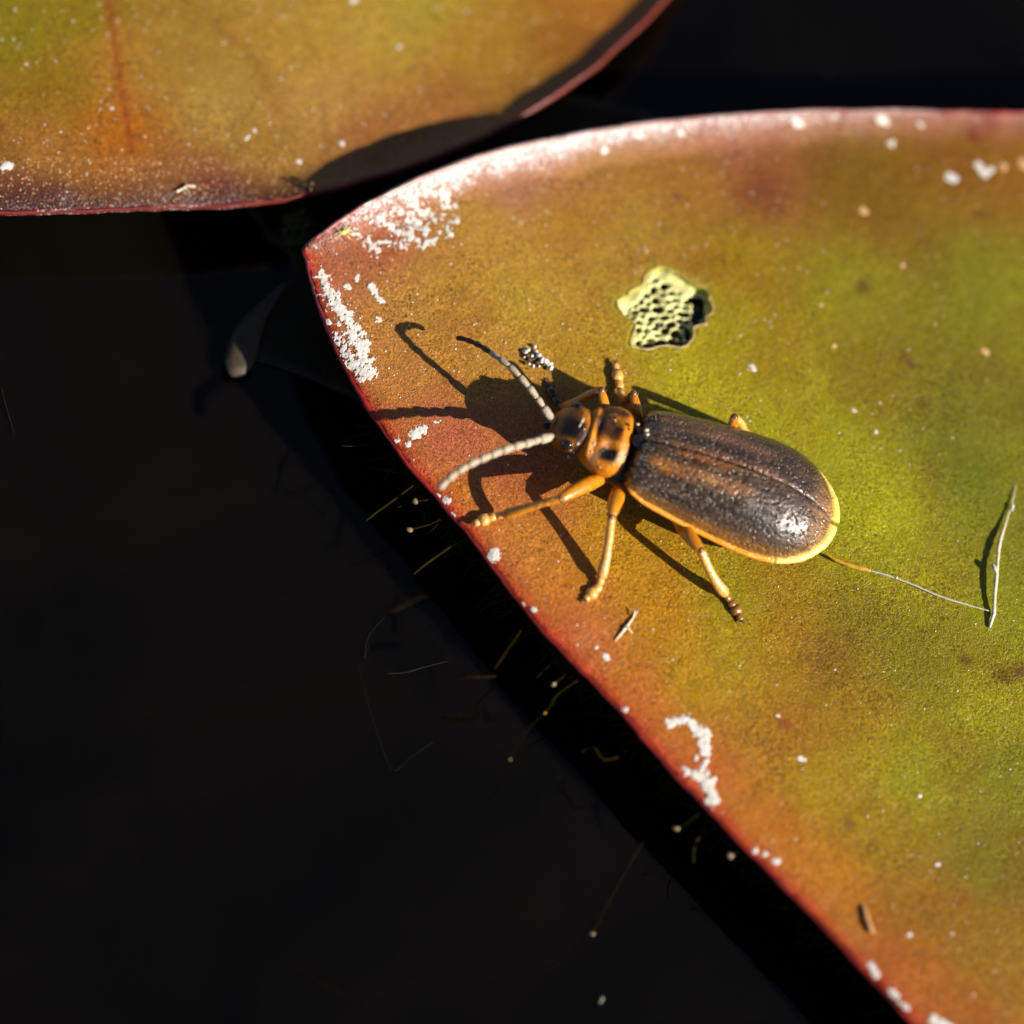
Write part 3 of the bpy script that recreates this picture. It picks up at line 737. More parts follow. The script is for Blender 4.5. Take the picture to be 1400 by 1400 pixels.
thread([(630,926,-.55),(648,925,-.5),(668,925,-.5),(678,924,-.5)], .030, M_stalk, 'stalk_fragment', 'short level brown stalk fragment in the dark left of the rim', 'stalk scrap')
thread([(676,914,-.45),(684,902,-.4),(692,890,-.35),(712,862,-.25)], .024, M_stalk, 'stalk_fragment', 'short slanting brown stalk fragment next to the level one', 'stalk scrap')
thread([(500,712,-.5),(518,698,-.42),(540,682,-.3),(570,660,-.2)], .018, M_thread, 'olive_thread', 'long olive thread reaching up left of the pinkish bead', 'thread')
thread([(565,785,-.6),(590,765,-.5),(620,745,-.35),(640,735,-.25)], .020, M_thread, 'olive_thread', 'olive thread reaching up to the rim by the round white deposit', 'thread')
thread([(530,921,-1.2),(555,919,-1.2),(580,912,-1.18),(612,904,-1.15)], .008, M_thread_pale, 'pale_thread', 'faint pale thread lying level on the dark water', 'thread')
thread([(490,905,-1.27),(500,950,-1.27),(515,1000,-1.27),(537,1052,-1.26),(562,1035,-1.26),(592,1015,-1.26)], .003, M_thread_pale, 'pale_thread', 'faint grey thread on the water bent into a V', 'thread')
thread([(505,880,-1.27),(498,900,-1.27),(504,870,-1.26),(525,845,-1.26)], .004, M_thread_pale, 'pale_thread', 'very faint short thread just above the V shaped one', 'thread')
thread([(2,530,-1.27),(8,555,-1.27),(15,578,-1.26),(19,592,-1.26)], .007, M_thread_pale, 'pale_thread', 'faint grey thread at the far left of the water', 'thread')
thread([(400,1315,-1.28),(440,1345,-1.28),(480,1365,-1.28)], .010, M_stalk, 'brown_thread', 'very dim reddish thread low on the dark water', 'thread')
crumb(825, 1368, -1.26, .06, M_thread2, 'floating_crumb', 'blurred pale crumb floating low down on the black water', 'crumb', 5, 8)
crumb(1132, 101, -1.28, .025, M_crumb, 'floating_crumb', 'minute brown crumb on the water above the large leaf', 'crumb', 3, 9)

# ------------------------------------------------------------------ debris on the large leaf
def zR(px, py): return LR.on(px, py)[0][0][2]
def lay(pxs, lf=LR):
    return [(a, b_, lf.on(a, b_)[0][0][2]+h) for a, b_, h in pxs]
def twig(pxs, radii, mat, name, label, cat, seg=8, sub=6, lf=LR, knots=.3):
    q = lay(pxs, lf); pts = catmull([tuple(P(*p)) for p in q], sub)
    rr = np.interp(np.linspace(0, 1, len(pts)), np.linspace(0, 1, len(radii)), radii)
    rr = [r*(1+knots*noise.noise(Vector(p)*11)) for r, p in zip(rr, pts)]
    v, f = tube(pts, rr, seg); return tag(mesh_obj(name, v, f, mat), label, cat)
# forked pale chip
r = root('forked_chip', P(855, 855, 0), 'small pale forked chip lying between the hind leg and the red rim', 'plant scrap')
for pxs, rd in (([(841,876,.012),(850,865,.016),(860,852,.02),(873,834,.02)], [.010,.016,.024,.014,.005]), ([(857,858,.03),(861,862,.03),(864,866,.03)], [.02,.016,.008]), ([(866,843,.04),(868,836,.06),(867,833,.07)], [.012,.010,.005])):
    q = lay(pxs); pts = catmull([tuple(P(*p)) for p in q], 5); rr = np.interp(np.linspace(0, 1, len(pts)), np.linspace(0, 1, len(rd)), rd)
    v, f = tube(pts, [a*(1+.4*noise.noise(Vector(p)*15)) for a, p in zip(rr, pts)], 7); adopt(mesh_obj('splinter', v, f, M_cream), r)
# pale stem at right
r = root('broken_stem', P(1358, 800, 0), 'thin pale broken stem standing upright in view near the right side, white and tan', 'stem')
for nm, pxs, rd, mt in (('stem', [(1389,664,.02),(1385,682,.03),(1375,715,.05),(1366,745,.08),(1363,780,.11),(1360,812,.09),(1359,838,.05)], [.005,.007,.010,.018,.032,.026,.030,.027,.024], M_cream),
        ('stem_tip', [(1359,838,.05),(1356,848,.04),(1353,858,.02)], [.03,.028,.014], M_white), ('stem_node', [(1357,772,.12),(1360,778,.14),(1363,782,.14)], [.02,.035,.03], M_white), ('stem_flake', [(1385,690,.05),(1383,698,.05)], [.022,.016], M_white)):
    q = lay(pxs); pts = catmull([tuple(P(*p)) for p in q], 6); rr = np.interp(np.linspace(0, 1, len(pts)), np.linspace(0, 1, len(rd)), rd)
    v, f = tube(pts, [a*(1+.35*noise.noise(Vector(p)*12)) for a, p in zip(rr, pts)], 8); adopt(mesh_obj(nm, v, f, mt), r)
twig([(1190,780,.03),(1215,787,.05),(1245,798,.06),(1285,815,.06),(1320,826,.05),(1352,835,.04)], [.014,.016,.013,.013,.011,.008], M_fil, 'clear_filament', 'thin glassy straight filament running from the yellow sliver to the pale stem', 'filament')
crumb(1225, 791, .05, .03, M_white, 'white_grain', 'white grain caught on the glassy filament', 'grain', 3, 5)
tag_s = twig([(1128,756,.10),(1142,765,.08),(1160,772,.06),(1178,777,.05),(1190,780,.04)], [.010,.026,.036,.038,.030], simple('yellow_bract', (.42, .24, .012), .4, .5, 12, .3, .02, .3), 'yellow_sliver', 'flat yellow sliver sticking out behind the beetle', 'plant scrap', knots=.15)
twig([(1180,1238,.02),(1186,1256,.05),(1193,1276,.05)], [.022,.026,.03,.028], M_peach, 'tan_splinter', 'blurred tan splinter lying near the bottom of the large leaf', 'splinter')
# crumb cluster in front of the shadow
r = root('white_crumb_cluster', P(735, 491, 0), 'knobbly white and brown crumb cluster on the leaf at the shadow edge above the antenna', 'crumb')
rr_ = random.Random(12)
wht = []; brn = []
for (a, b_, s) in [(717,481,4),(723,480,3),(731,474,4),(733,481,4),(728,487,3),(737,487,5),(741,492,5),(746,494,5),(750,500,4),(753,503,4),(716,489,2.5),(719,497,3),(724,498,3),(748,497,4),(743,499,3),(730,500,2.5),(737,501,3),(753,497,3)]:
    q = P(a, b_, zR(a, b_)+s/100*.8); (wht if rr_.random() < .8 else brn).append(ellip(q, s/100, s/100*.8, s/100*.9, Matrix.Rotation(rr_.uniform(0, 3), 3, 'Z'), 7, 6))
for (a, b_, s) in [(721,486,5),(724,492,5),(729,491,4),(734,496,5),(748,503,4),(729,484,4)]:
    q = P(a, b_, zR(a, b_)+s/100*.5); brn.append(ellip(q, s/100, s/100*.8, s/100*.7, None, 7, 6))
def rough_merge(parts, s):
    v, f = merge(parts); return [p+Vector((noise.noise(p*14), noise.noise(p*14+Vector((5, 0, 0))), noise.noise(p*14+Vector((0, 5, 0)))))*s for p in v], f
v, f = rough_merge(wht, .025); tag(adopt(mesh_obj('pale_grains', v, f, M_white), r), kind='stuff')
v, f = rough_merge(brn, .02); adopt(mesh_obj('brown_grains', v, f, M_crumb), r)
# tiny yellow insect skin among the white deposit
def bug(px, py, s, mb, ml, name, label, legs, lf):
    z = lf.on(px, py)[0][0][2]; r = root(name, P(px, py, z), label, 'insect')
    v, f = merge([ellip(P(px, py, z+.05), .045*s, .032*s, .03*s), ellip(P(px+4*s, py-2*s, z+.05), .028*s, .024*s, .022*s)])
    adopt(mesh_obj('body', v, f, mb), r)
    for (dx, dy) in legs:
        pts = [P(px+dx*.15, py+dy*.15, z+.05), P(px+dx*.6, py+dy*.5, z+.08), P(px+dx, py+dy, z+.01)]
        v, f = tube(pts, [.006*s, .006*s, .004*s], 5); adopt(mesh_obj('leg', v, f, ml), r)
bug(469, 318, 1.1, M_yellow, M_yellow, 'tiny_yellow_insect', 'tiny pale yellow insect with spread legs at the left end of the white deposit', [(-12,-7),(-10,0),(-8,8),(12,-10),(14,2),(10,9),(5,-13)], LR)
r = root('pale_insect_remains', P(253, 259, LL.base), 'tiny pale stick-like insect remains near the lower rim of the upper leaf', 'insect')
for pxs, rd in (([(241,262,.02),(250,258,.03),(256,254,.04),(267,255,.03)], [.022,.012,.016,.02]), ([(254,258,.03),(252,266,.02)], [.008,.004]), ([(256,258,.03),(259,266,.02)], [.008,.004]), ([(253,257,.03),(255,250,.02)], [.008,.005])):
    q = lay(pxs, LL); pts = catmull([tuple(P(*p)) for p in q], 4); rr = np.interp(np.linspace(0, 1, len(pts)), np.linspace(0, 1, len(rd)), rd)
    v, f = tube(pts, rr, 6); adopt(mesh_obj('fragment', v, f, M_cream), r)

# ------------------------------------------------------------------ the beetle
Oxy = P(875, 598, 1.08); O = Vector((Oxy.x, Oxy.y, 0))
tail = P(1136, 713, .50)
T = Vector((tail.x-O.x, tail.y-O.y, 0)); LEN = T.length; T.normalize()
Sd = Vector((T.y, -T.x, 0))                     # to the beetle's left (towards the lower left)
if Sd.dot(P(800, 900)-P(900, 600)) < 0: Sd = -Sd
def Bp(u, v, w): return O+T*u+Sd*v+Vector((0, 0, w))
def loc(p): q = Vector(p)-O; return q.dot(T), q.dot(Sd), q.z
print('LEN', LEN, 'elev', math.degrees(elev), 'apex', PROJ(Bp(LEN, 0, .5)), 'mid L', PROJ(Bp(1.6, .95, .5)), 'mid R', PROJ(Bp(1.6, -.95, .5)))
beetle = root('beetle', tuple(Bp(1.0, 0, 0)), 'brown and orange leaf beetle with long pale antennae standing on the large lily leaf', 'beetle')
def part(name, v, f, mat, parent=None, **kw):
    o = mesh_obj(name, v, f, mat, None, **kw); adopt(o, parent or beetle); return o
WM = .845
def Wd(s):                                      # half width along the wing case, s 0..1
    a = np.interp(s, [0, .04, .12, .3, .5, .62], [.64, .74, .82, .90, .97, 1.0])
    if s > .62: a = 1.0*math.sqrt(max(0, 1-((s-.62)/.38)**2.5))
    return a*WM
def Zt(s): return float(np.interp(s, [0, .08, .3, .55, .75, .88, .96, 1], [1.02, 1.12, 1.22, 1.22, 1.09, .90, .70, .54]))
def Zm(s): return float(np.interp(s, [0, .1, .35, .6, .8, 1], [.76, .68, .58, .51, .47, .46]))
M_ely, nt, b = newmat('elytron_chitin'); co = coords(nt)
pig = N(nt, 'ShaderNodeAttribute', attribute_name='pigment').outputs['Color']
lc = N(nt, 'ShaderNodeAttribute', attribute_name='local').outputs['Vector']
mp = N(nt, 'ShaderNodeMapping'); mp.inputs['Scale'].default_value = (1.6, 7, 1); nt.links.new(lc, mp.inputs['Vector'])
st = tex(nt, mp.outputs[0], 1.5, 5, .65, .6)
c = mixc(nt, ramp(nt, st, .35, .68, .0, 1.0), mixc(nt, 1.0, pig, (.45, .42, .42), 'MULTIPLY'), mixc(nt, 1.0, pig, (1.55, 1.5, 1.45), 'MULTIPLY'))
g1 = tex(nt, co, 24, 3, .7)
c = mixc(nt, ramp(nt, g1, .35, .65), mixc(nt, 1.0, c, (.5, .5, .5), 'MULTIPLY'), mixc(nt, 1.0, c, (1.4, 1.4, 1.4), 'MULTIPLY'))
nt.links.new(c, b.inputs['Base Color']); b.inputs['Roughness'].default_value = .34; b.inputs['Specular IOR Level'].default_value = .45; b.inputs['Coat Weight'].default_value = .85; b.inputs['Coat Roughness'].default_value = .15
vd = vor(nt, co, 15); pit = ramp(nt, vd, .0, .45)
n1 = bump(nt, pit, .9, .04); n2 = bump(nt, g1, .5, .022, n1)
nt.links.new(n2, b.inputs['Normal']); nt.links.new(bump(nt, pit, .6, .026, bump(nt, g1, .45, .020)), b.inputs['Coat Normal'])
# pigment of the wing cases in (s, v) - streaks as in the picture
def ely_col(s, v):
    dark = np.array([.022, .012, .008]); brown = np.array([.13, .062, .030]); tan = np.array([.40, .18, .055]); org = np.array([.52, .17, .008])
    nz = .5+.5*noise.noise(Vector((s*7, v*6, 3)))
    c = dark*(1-nz*.5)+brown*nz*.5
    def streak(v0, wd, s0, s1, col, k):
        nonlocal c
        w = math.exp(-((v-v0)/wd)**2)*max(0, min(1, (s-s0)/.08))*max(0, min(1, (s1-s)/.15))*k*(.55+.9*abs(noise.noise(Vector((s*9, v*12, 7)))))
        w = min(1, w); c = c*(1-w)+col*w
    streak(.40, .13, .04, .62, tan, 1.0); streak(.43, .11, .05, .34, org, 1.0)
    streak(.08, .11, .14, .55, org, .95); streak(-.02, .14, .10, .8, brown*1.8, .7)
    streak(-.40, .12, .05, .7, brown*2.0, .8); streak(-.62, .10, .02, .55, tan, .55)
    streak(.62, .09, .1, .9, dark*.6, .8); streak(.22, .08, .1, .85, dark*.7, .8); streak(-.22, .08, .1, .85, dark*.7, .8)
    if s > .84:
        w = min(1, (s-.84)/.13)*.85; c = c*(1-w)+np.array([.36, .19, .075])*w
    w = max(0, (abs(v)-.90)/.10)*.8; c = c*(1-w)+np.array([.45, .2, .03])*w
    return c
nu, nv_ = 96, 40
HAIR = []
for side in (1, -1):
    V = []; Cc = []; UV = []
    for i in range(nu+1):
        x = i/nu; s = 1-(1-x)**1.6 if x > 0 else 0
        s = min(s, .9995)
        for j in range(nv_+1):
            ph = j/nv_*math.pi/2
            vv_ = math.sin(ph)**.98; zz = math.cos(ph)**.92 if ph < math.pi/2-1e-6 else 0
            w = Wd(s); zt, zm = Zt(s), Zm(s)
            # rounded shoulder and a fine groove at the suture
            v = side*(.006+w*vv_); z = zm+(zt-zm)*zz
            z -= .020*math.exp(-(vv_*w/.03)**2)
            z -= .05*math.exp(-((vv_-.55)/.12)**2)*max(0, 1-s/.25)
            z += .03*math.exp(-((vv_-.72)/.10)**2)*max(0, 1-s/.25)
            z -= .012*(.5+.5*math.cos(vv_*32))*(1-s)*.6
            if s < .04: z -= (.04-s)/.04*.10
            V.append(Bp(s*LEN, v, z)); Cc.append(ely_col(s, side*vv_)); UV.append((s, side*vv_, 0))
    n1_ = nv_+1
    F = [(i*n1_+j, (i+1)*n1_+j, (i+1)*n1_+j+1, i*n1_+j+1) for i in range(nu) for j in range(nv_)]
    if side < 0: F = [q[::-1] for q in F]
    o = part('elytron', V, F, M_ely, cols=np.array(Cc), uv=UV)
    fix_up(o)
    md = o.modifiers.new('thickness', 'SOLIDIFY'); md.thickness = .03; md.offset = -1
    # flared yellow margin of this wing case
    ns = 60; pts = []; rad = []; fl = []
    for i in range(ns+1):
        x = i/ns; s = (.02+.98*(1-(1-x)**1.8)); s = min(s, .9998)
        pts.append(Bp(s*LEN+(.02 if s > .97 else 0), side*(Wd(s)+.012), Zm(s)-.005))
        r0 = np.interp(s, [0, .1, .5, .75, .9, 1], [.03, .050, .056, .066, .088, .10])*(1 if side > 0 else (.45 if s < .8 else .45+.55*(s-.8)/.2))
        rad.append(float(r0)*(1+.12*noise.noise(pts[-1]*7))); fl.append(.62)
    k = int(ns*.58)
    v, f = tube(pts[:k+1], rad[:k+1], 10, fl[:k+1]); mo = part('elytron_margin', v, f, M_margin)
    v, f = tube(pts[k:], rad[k:], 10, fl[k:]); part('elytron_margin', v, f, M_margin_tip)
# fine hairs over the wing cases
r_ = random.Random(4); V = []; F = []
for k in range(5200):
    s = r_.uniform(.02, .985); q = r_.uniform(-1, 1); ph = abs(q)*math.pi/2
    w = Wd(s); p = Bp(s*LEN, math.copysign(.006+w*math.sin(ph)**.98, q), Zm(s)+(Zt(s)-Zm(s))*math.cos(ph)**.92)
    nrm = (Sd*math.copysign(math.sin(ph), q)+Vector((0, 0, math.cos(ph)+.15))).normalized()
    d_ = (T+nrm*r_.uniform(.3, .9)+Sd*r_.uniform(-.4, .4)).normalized()
    l = r_.uniform(.04, .075); sd = d_.cross(nrm).normalized()*.0042; o_ = len(V)
    V += [p-sd, p+sd, p+d_*l]; F.append((o_, o_+1, o_+2))
M_hair = simple('golden_hair', (.46, .34, .20), .35, .6, 3, 0, .01, .2)
tag(part('fine_hairs', V, F, M_hair, smooth=False), kind='stuff')
# dark body underneath
def loft(rings, seg=24):
    """rings: (u, v0, zc, rv, rz, exponent)"""
    V = []; F = []
    for (u, v0, zc, rv, rz, e) in rings:
        for k in range(seg):
            a = 2*math.pi*k/seg; ca, sa = math.cos(a), math.sin(a)
            V.append(Bp(u, v0+rv*math.copysign(abs(ca)**e, ca), zc+rz*math.copysign(abs(sa)**e, sa)))
    n = len(rings)
    for i in range(n-1):
        for k in range(seg):
            a = i*seg+k; b_ = i*seg+(k+1) % seg; F.append((a, b_, b_+seg, a+seg))
    V.append(Bp(rings[0][0], rings[0][1], rings[0][2])); c = len(V)-1; F += [(c, (k+1) % seg, k) for k in range(seg)]
    V.append(Bp(rings[-1][0], rings[-1][1], rings[-1][2])); c = len(V)-1; o_ = (n-1)*seg; F += [(c, o_+k, o_+(k+1) % seg) for k in range(seg)]
    return V, F
rg = [(-.10, 0, .58, .35, .22, .9)]+[(s*LEN, 0, .55-.05*s, Wd(s)*.86, .30*(1-.45*s), .9) for s in np.linspace(.03, .93, 14)]+[(LEN*.975, 0, .47, .2, .06, 1)]
v, f = loft(rg); part('abdomen', v, f, M_chitin_dark)
v, f = ellip(Bp(.02, 0, .965), .10, .11, .045, Matrix.Rotation(math.atan2(T.y, T.x), 3, 'Z'), 12, 8); part('scutellum', v, f, M_chitin_dark)
# pronotum
M_pro = pigmented('pronotum_chitin', .33, 26, .5, .03, .35, .4)
def rings_color(V, rules, base):
    cols = []
    for p in V:
        u, v, w = loc(p); c = np.array(base, float)
        for (u0, v0, ru, rv, col, k) in rules:
            d_ = math.hypot((u-u0)/ru, (v-v0)/rv)+.25*noise.noise(p*8)
            t = max(0, min(1, (1.25-d_)/.5))*k; c = c*(1-t)+np.array(col)*t
        cols.append(c)
    return np.array(cols)
def uvp(px, py, z): a = loc(P(px, py, z)); return a[0], a[1]
def dense(rings, n):
    r = np.array(rings, float); out = []
    for t in np.linspace(0, len(r)-1, n): out.append(tuple(np.interp(t, range(len(r)), r[:, i]) for i in range(r.shape[1])))
    return out
ORG = (.56, .185, .005); DK = (.010, .006, .005); BR = (.05, .017, .005)
pr = [(-.74, 0, .64, .16, .12, 1), (-.73, 0, .66, .26, .19, .95), (-.69, 0, .68, .35, .25, .92), (-.62, 0, .69, .42, .29, .9), (-.50, 0, .69, .48, .315, .86), (-.36, 0, .69, .52, .325, .84), (-.24, 0, .70, .51, .31, .86), (-.15, 0, .70, .45, .27, .9), (-.09, 0, .70, .36, .21, .95), (-.07, 0, .70, .22, .13, 1)]
def smoothrings(r, n):
    c = catmull(r, n); return [tuple(x) for x in c]
v, f = loft(smoothrings(pr, 4), 56)
def sc(px, py, rx, ry, col, k, z=.98): u, vv_ = uvp(px, py, z); return (u, vv_, rx, ry, col, k)
def relief(p):
    u, q, w = loc(p)
    if w < .72: return p
    k = min(1, (w-.72)/.15)
    dz = -.075*math.exp(-((u+.36)/.13)**2-((abs(q)-.24)/.12)**2) - .05*math.exp(-((u+.38)/.2)**2-(q/.09)**2)
    dz += .035*math.exp(-((u+.64)/.05)**2) - .045*math.exp(-((u+.56)/.045)**2)*(1-.5*abs(q)) + .02*math.exp(-(q/.1)**2-((u+.22)/.1)**2)
    return p+Vector((0, 0, k*(dz+.02*noise.noise(p*6))))+Sd*(.03*noise.noise(p*4)*k)
v = [relief(p) for p in v]
cols = rings_color(v, [sc(830, 577, .15, .22, BR, 1.0), sc(838, 595, .13, .10, BR, .95), sc(831, 620, .15, .115, DK, 1.0, .93), sc(848, 586, .06, .06, DK, .9), sc(838, 556, .3, .08, DK, .8), sc(846, 587, .06, .06, DK, .9), sc(845, 562, .2, .06, DK, .6), sc(812, 625, .05, .1, (.5, .28, .15), .6, .9), sc(853, 628, .09, .09, (.55, .36, .18), .8, .88)], ORG)  # the last two pale patches paint the plate's sheen
part('pronotum', v, f, M_pro, cols=cols)
# short hairs on the pronotum
hv = []; hf = []; r3 = random.Random(9)
for k in range(420):
    p = r3.choice(v)
    if loc(p)[2] < .6: continue
    nrm = (Sd*loc(p)[1]*1.2+Vector((0, 0, .6))).normalized(); d_ = (T*r3.uniform(.2, .9)+nrm*r3.uniform(.5, 1)+Sd*r3.uniform(-.4, .4)).normalized()
    sd = d_.cross(nrm).normalized()*.004; o_ = len(hv); hv += [p-sd, p+sd, p+d_*r3.uniform(.03, .06)]; hf.append((o_, o_+1, o_+2))
tag(part('fine_hairs', hv, hf, M_hair, smooth=False), kind='stuff')
# thorax below
v, f = loft([(-.62, 0, .50, .25, .16, 1), (-.4, 0, .46, .42, .24, 1), (-.1, 0, .46, .5, .26, 1), (.3, 0, .46, .55, .26, 1), (.5, 0, .46, .3, .2, 1)]); part('thorax', v, f, M_chitin_dark)
# head
hd = [(-1.20, 0, .50, .10, .08, 1), (-1.17, 0, .52, .20, .14, .9), (-1.10, 0, .56, .27, .19, .85), (-1.00, 0, .60, .31, .23, .85), (-.88, 0, .64, .335, .24, .85), (-.76, 0, .66, .32, .235, .85), (-.66, 0, .66, .27, .20, .9), (-.60, 0, .68, .2, .15, 1)]
hd = [(q[0]+.02, q[1], q[2]+.07, q[3], q[4], q[5]) for q in hd]
v, f = loft(smoothrings(hd, 4), 48)
cols = rings_color(v, [sc(788, 588, .17, .15, DK, 1, .92), sc(776, 580, .15, .15, DK, .95, .9), sc(772, 613, .09, .09, DK, .95, .86), sc(792, 608, .06, .2, BR, .9, .9), sc(756, 585, .08, .25, BR, .6, .8), sc(792, 605, .05, .2, BR, .8, .85), sc(765, 606, .10, .06, BR, .5, .8), sc(788, 570, .07, .1, BR, .7, .8), sc(760, 590, .06, .2, (.22, .07, .012), .7, .75)], (.44, .14, .006))
part('head', v, f, M_pro, cols=cols)
M_eye = simple('black_eye', (.008, .006, .006), .12, .8, 60, .3, .01, .3)
for sgn in (1, -1):
    v, f = ellip(Bp(-.90, sgn*.30, .77), .095, .07, .10, Matrix.Rotation(math.atan2(T.y, T.x), 3, 'Z'), 16, 12); part('eye', v, f, M_eye)
v, f = merge([ellip(Bp(-1.20, .09, .42), .09, .06, .05), ellip(Bp(-1.20, -.09, .42), .09, .06, .05)]); part('mandibles', v, f, M_chitin_dark)
# dust grains on the head; those on the prothorax imitate its sheen
gr = []
def top_z(px, py, r):
    """height where the line of sight meets the given rings"""
    best = .6
    for z in np.arange(1.15, .45, -.01):
        u, vv_, _ = loc(P(px, py, z))
        rr = np.array([q[:5] for q in r]); 
        if u < rr[0, 0] or u > rr[-1, 0]: continue
        rv = np.interp(u, rr[:, 0], rr[:, 3]); rz = np.interp(u, rr[:, 0], rr[:, 4]); zc = np.interp(u, rr[:, 0], rr[:, 2])
        if abs(vv_) < rv and z < zc+rz*(1-(abs(vv_)/rv)**2.4)**.42: return z
    return best
for (a, b_, s, ring) in [(789,566,3.6,hd),(796,575,5,hd),(793,581,4,hd),(786,602,5,hd),(790,606,4,hd),(779,614,4.5,hd),(784,617,3.5,hd),(772,600,2.6,hd),(799,586,2.6,hd),(778,624,2.6,hd),(774,590,2.2,hd),
        (812,606,3.5,pr),(809,617,3,pr),(810,627,3.2,pr),(813,634,2.4,pr),(821,638,2.6,pr),(854,622,3,pr),(849,628,3.2,pr),(845,634,3,pr),(841,575,2.6,pr),(857,616,2.4,pr),(837,616,1.6,pr)]:
    z = top_z(a, b_, ring); e = ellip(P(a, b_, z), s/100*(.8+.5*((a*3) % 5)/5), s/100*(.5+.4*((b_*3) % 7)/7), s/100*.4, Matrix.Rotation(a, 3, 'Z'), 9, 7)
    if (int(a*7+b_*3) % 3 == 0): continue
    gr.append(([p+Vector((noise.noise(p*16), noise.noise(p*16+Vector((4, 0, 0))), 0))*.016 for p in e[0]], e[1]))
v, f = merge(gr); tag(part('dust_and_sheen_grains', v, f, simple('dust_and_sheen', (.48, .38, .25), .45, .5, 22, .6, .02, .3)), kind='stuff')
for px_, py_, s_ in ((884,588,.035),(885,594,.03),(872,580,.025)):
    v, f = ellip(P(px_, py_, 1.12), s_, s_*.7, s_*.6, None, 7, 6); tag(part('dust_grain', v, f, M_cream), None)
# antennae of eleven segments
def antenna(pxs, pale_until, r0, r1):
    pts = [Vector(p) for p in catmull([tuple(P(*q)) for q in pxs], 12)]
    cum = [0]
    for a, b_ in zip(pts[:-1], pts[1:]): cum.append(cum[-1]+(b_-a).length)
    tot = cum[-1]; frac = [0, .13, .20, .29, .38, .475, .565, .655, .745, .83, .915, 1.0]
    def at(t): return Vector([np.interp(t*tot, cum, [p[i] for p in pts]) for i in range(3)])
    par = None
    for k in range(11):
        a, b_ = frac[k], frac[k+1]-.004; rr = r0+(r1-r0)*k/10
        if k == 0: rr *= 1.15
        if k == 1: rr *= .9
        q = [at(a+(b_-a)*t) for t in (0, .12, .3, .5, .7, .88, 1)]
        v, f = tube(q, [rr*m for m in (.72, .84, .92, 1.0, 1.06, 1.0, .72)], 12)
        o = part('antenna' if k == 0 else 'segment', v, f, M_ant_pale if k < pale_until else M_ant_dark, par)
        if k == 0: par = o
antenna([(759,577,.70),(750,567,.75),(738,549,.82),(722,528,.90),(702,506,.92),(681,489,.85),(655,472,.62),(636,464,.42),(624,462,.32)], 7, .050, .036)
antenna([(756,597,.70),(742,600,.77),(718,607,.92),(692,614,.98),(664,625,1.0),(638,637,.98),(616,652,.90),(600,668,.78)], 11, .058, .054)  # pale to the tip: sunlight on this antenna put into its colour
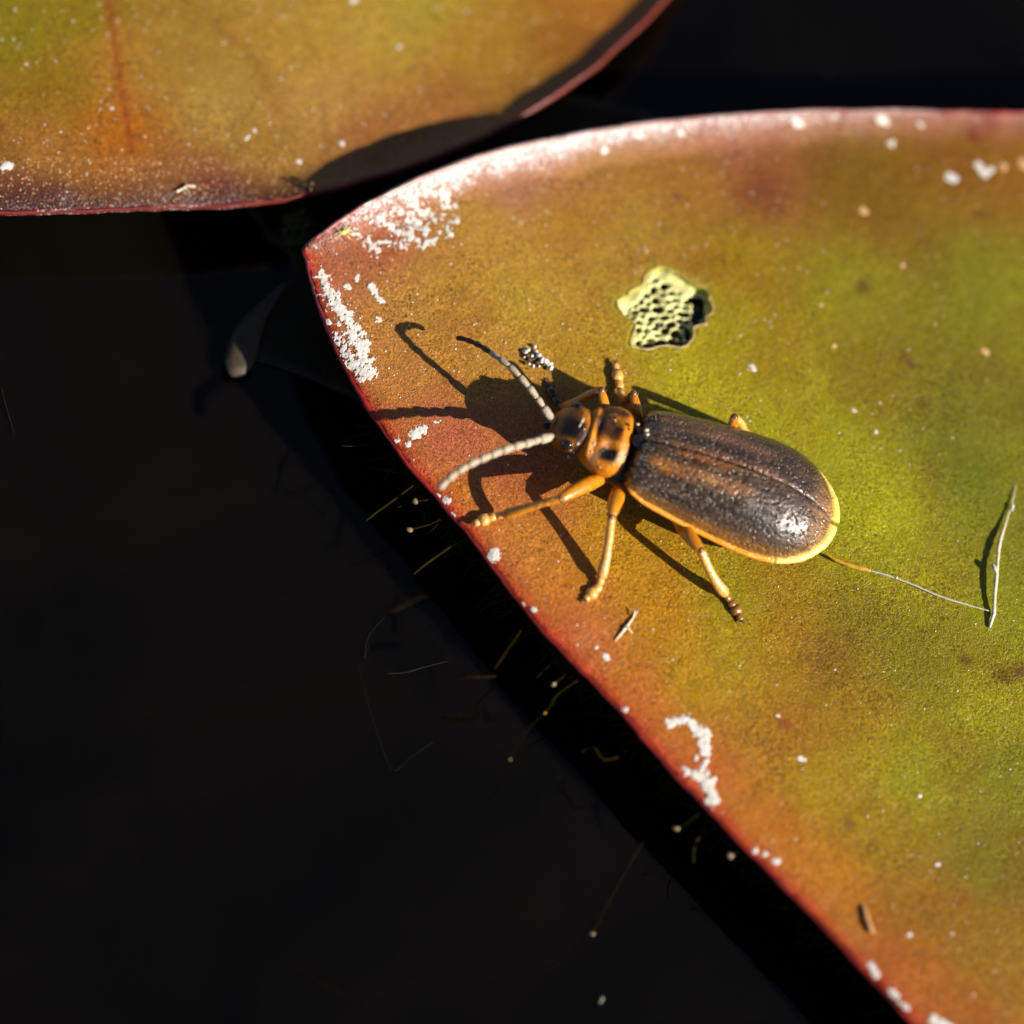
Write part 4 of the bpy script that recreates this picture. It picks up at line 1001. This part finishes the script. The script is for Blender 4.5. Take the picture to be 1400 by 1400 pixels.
# legs: a swollen femur (with its coxa), a tibia and a lobed tarsus
M_knee = simple('brown_knee', (.16, .07, .02), .25, .8, 22, .3, .02, .3)
def leg(cx, fem, tib, tar, mats, rf=.085, rt=.042, rta=.048, claw=True, label=None):
    mf, mt, mta = mats
    def pl(q, n=5): return catmull([tuple(P(*p)) for p in q], n)
    cx_f = [cx]+fem; q = pl(cx_f); n = len(q); rr = [1.34*rf*float(np.interp(i/(n-1), [0, .2, .5, .8, 1], [.45, .75, 1.0, .78, .50])) for i in range(n)]
    v, f = tube(q, rr, 12, .85); o = part('leg', v, f, mf)
    if label: o['label'] = label
    q = pl(tib); n = len(q); rr = [1.5*rt*float(np.interp(i/(n-1), [0, .1, .5, .9, 1], [.75, .85, .9, 1.2, .9])) for i in range(n)]
    v, f = tube(q, rr, 10); part('tibia', v, f, mt, o)
    v, f = ellip(P(*tib[0]), rt*1.22, rt*1.22, rt*1.2, None, 10, 8); part('knee', v, f, M_knee, o)
    hv = []; hf = []; r4 = random.Random(len(COL.objects))
    for src, rr_h in ((pl(cx_f, 5), rf*1.1), (pl(tib, 5), rt*1.35)):
        for k in range(46):
            i = r4.randrange(1, len(src)-1); c0 = Vector(src[i]); ax_ = (Vector(src[i+1])-Vector(src[i-1])).normalized()
            rd = ax_.orthogonal().normalized(); rd.rotate(Matrix.Rotation(r4.uniform(0, 6.28), 3, ax_)); b0 = c0+rd*rr_h*.9+ax_*r4.uniform(-.03, .03)
            d_ = (rd+ax_*1.2).normalized(); sd = d_.cross(rd).normalized()*.0035; o_ = len(hv); hv += [b0-sd, b0+sd, b0+d_*r4.uniform(.03, .055)]; hf.append((o_, o_+1, o_+2))
    tag(part('fine_hairs', hv, hf, M_hair, o, smooth=False), kind='stuff')
    q = [Vector(p) for p in pl(tar, 6)]; n = len(q)
    segs = [(0, .28, .8), (.26, .5, .95), (.48, .80, 1.3), (.78, 1.0, .75)]; parts = []
    for a, b_, m in segs:
        qq = [q[int(round((a+(b_-a)*t)*(n-1)))] for t in (0, .33, .66, 1)]
        parts.append(tube(qq, [rta*m*.95, rta*m*1.15, rta*m*1.15, rta*m*.9], 10, .75))
    v, f = merge(parts); part('tarsus', v, f, mta, o)
    d_ = (q[-1]-q[-3]).normalized(); sdv = d_.cross(Vector((0, 0, 1))).normalized(); parts = []
    for sg_ in (1, -1):
        b0 = q[-1]; parts.append(tube([b0, b0+d_*.04+sdv*sg_*.025+Vector((0, 0, .015)), b0+d_*.06+sdv*sg_*.035-Vector((0, 0, .015))], [.014, .011, .004], 6))
    v, f = merge(parts); part('claws', v, f, M_tars_dark, o)
OM = (M_orange, M_orange, M_orange_pale)
leg((832,652,.42), [(815,657,.55),(790,668,.66),(766,682,.72)], [(766,682,.72),(742,688,.58),(715,696,.38),(690,704,.16)], [(690,704,.16),(675,706,.08),(660,711,.05),(648,716,.05)], (M_orange, M_orange, M_orange_pale), .085, .042, .060)
leg((852,660,.42), [(846,672,.55),(840,690,.66),(836,705,.70)], [(836,707,.70),(833,735,.50),(828,765,.30),(822,790,.13)], [(822,790,.13),(818,802,.07),(808,812,.05),(800,820,.05)], (M_orange, M_orange_pale, M_orange_pale), .085, .045, .060)
leg((915,695,.42), [(932,718,.45),(944,735,.58),(958,752,.64)], [(958,752,.64),(968,775,.46),(980,797,.28),(992,812,.12)], [(992,812,.12),(1000,824,.07),(1007,835,.05),(1013,848,.05)], (M_orange, M_orange_pale, simple('brown_tarsus', (.26, .095, .014), .25, .8, 22, .4, .02, .5)), .085, .046, .058)
leg((832,600,.42), [(828,575,.55),(826,555,.70),(822,534,.78)], [(822,534,.78),(805,540,.62),(788,550,.42),(770,558,.20)], [(770,558,.20),(762,550,.10),(754,535,.06),(748,523,.05)], (M_orange, M_orange, M_tars_dark), .070, .046, .050)  # dark tarsus: the shadow it stands in is put into its colour
leg((880,590,.42), [(872,565,.60),(868,550,.66),(866,538,.68)], [(866,538,.68),(860,545,.45),(855,548,.28),(851,545,.14)], [(851,545,.14),(847,528,.08),(844,512,.06),(841,497,.06)], (M_orange, M_orange, M_orange_pale), .060, .044, .055)
leg((985,640,.42), [(992,612,.60),(1000,590,.74),(1004,571,.80)], [(1004,571,.80),(1013,580,.50),(1016,590,.2),(1022,598,.10)], [(1022,598,.10),(1034,600,.06),(1048,604,.05),(1060,606,.05)], (M_orange, M_orange_pale, M_orange_pale), (.075), .050, .040)
for r in ROOTS: pass
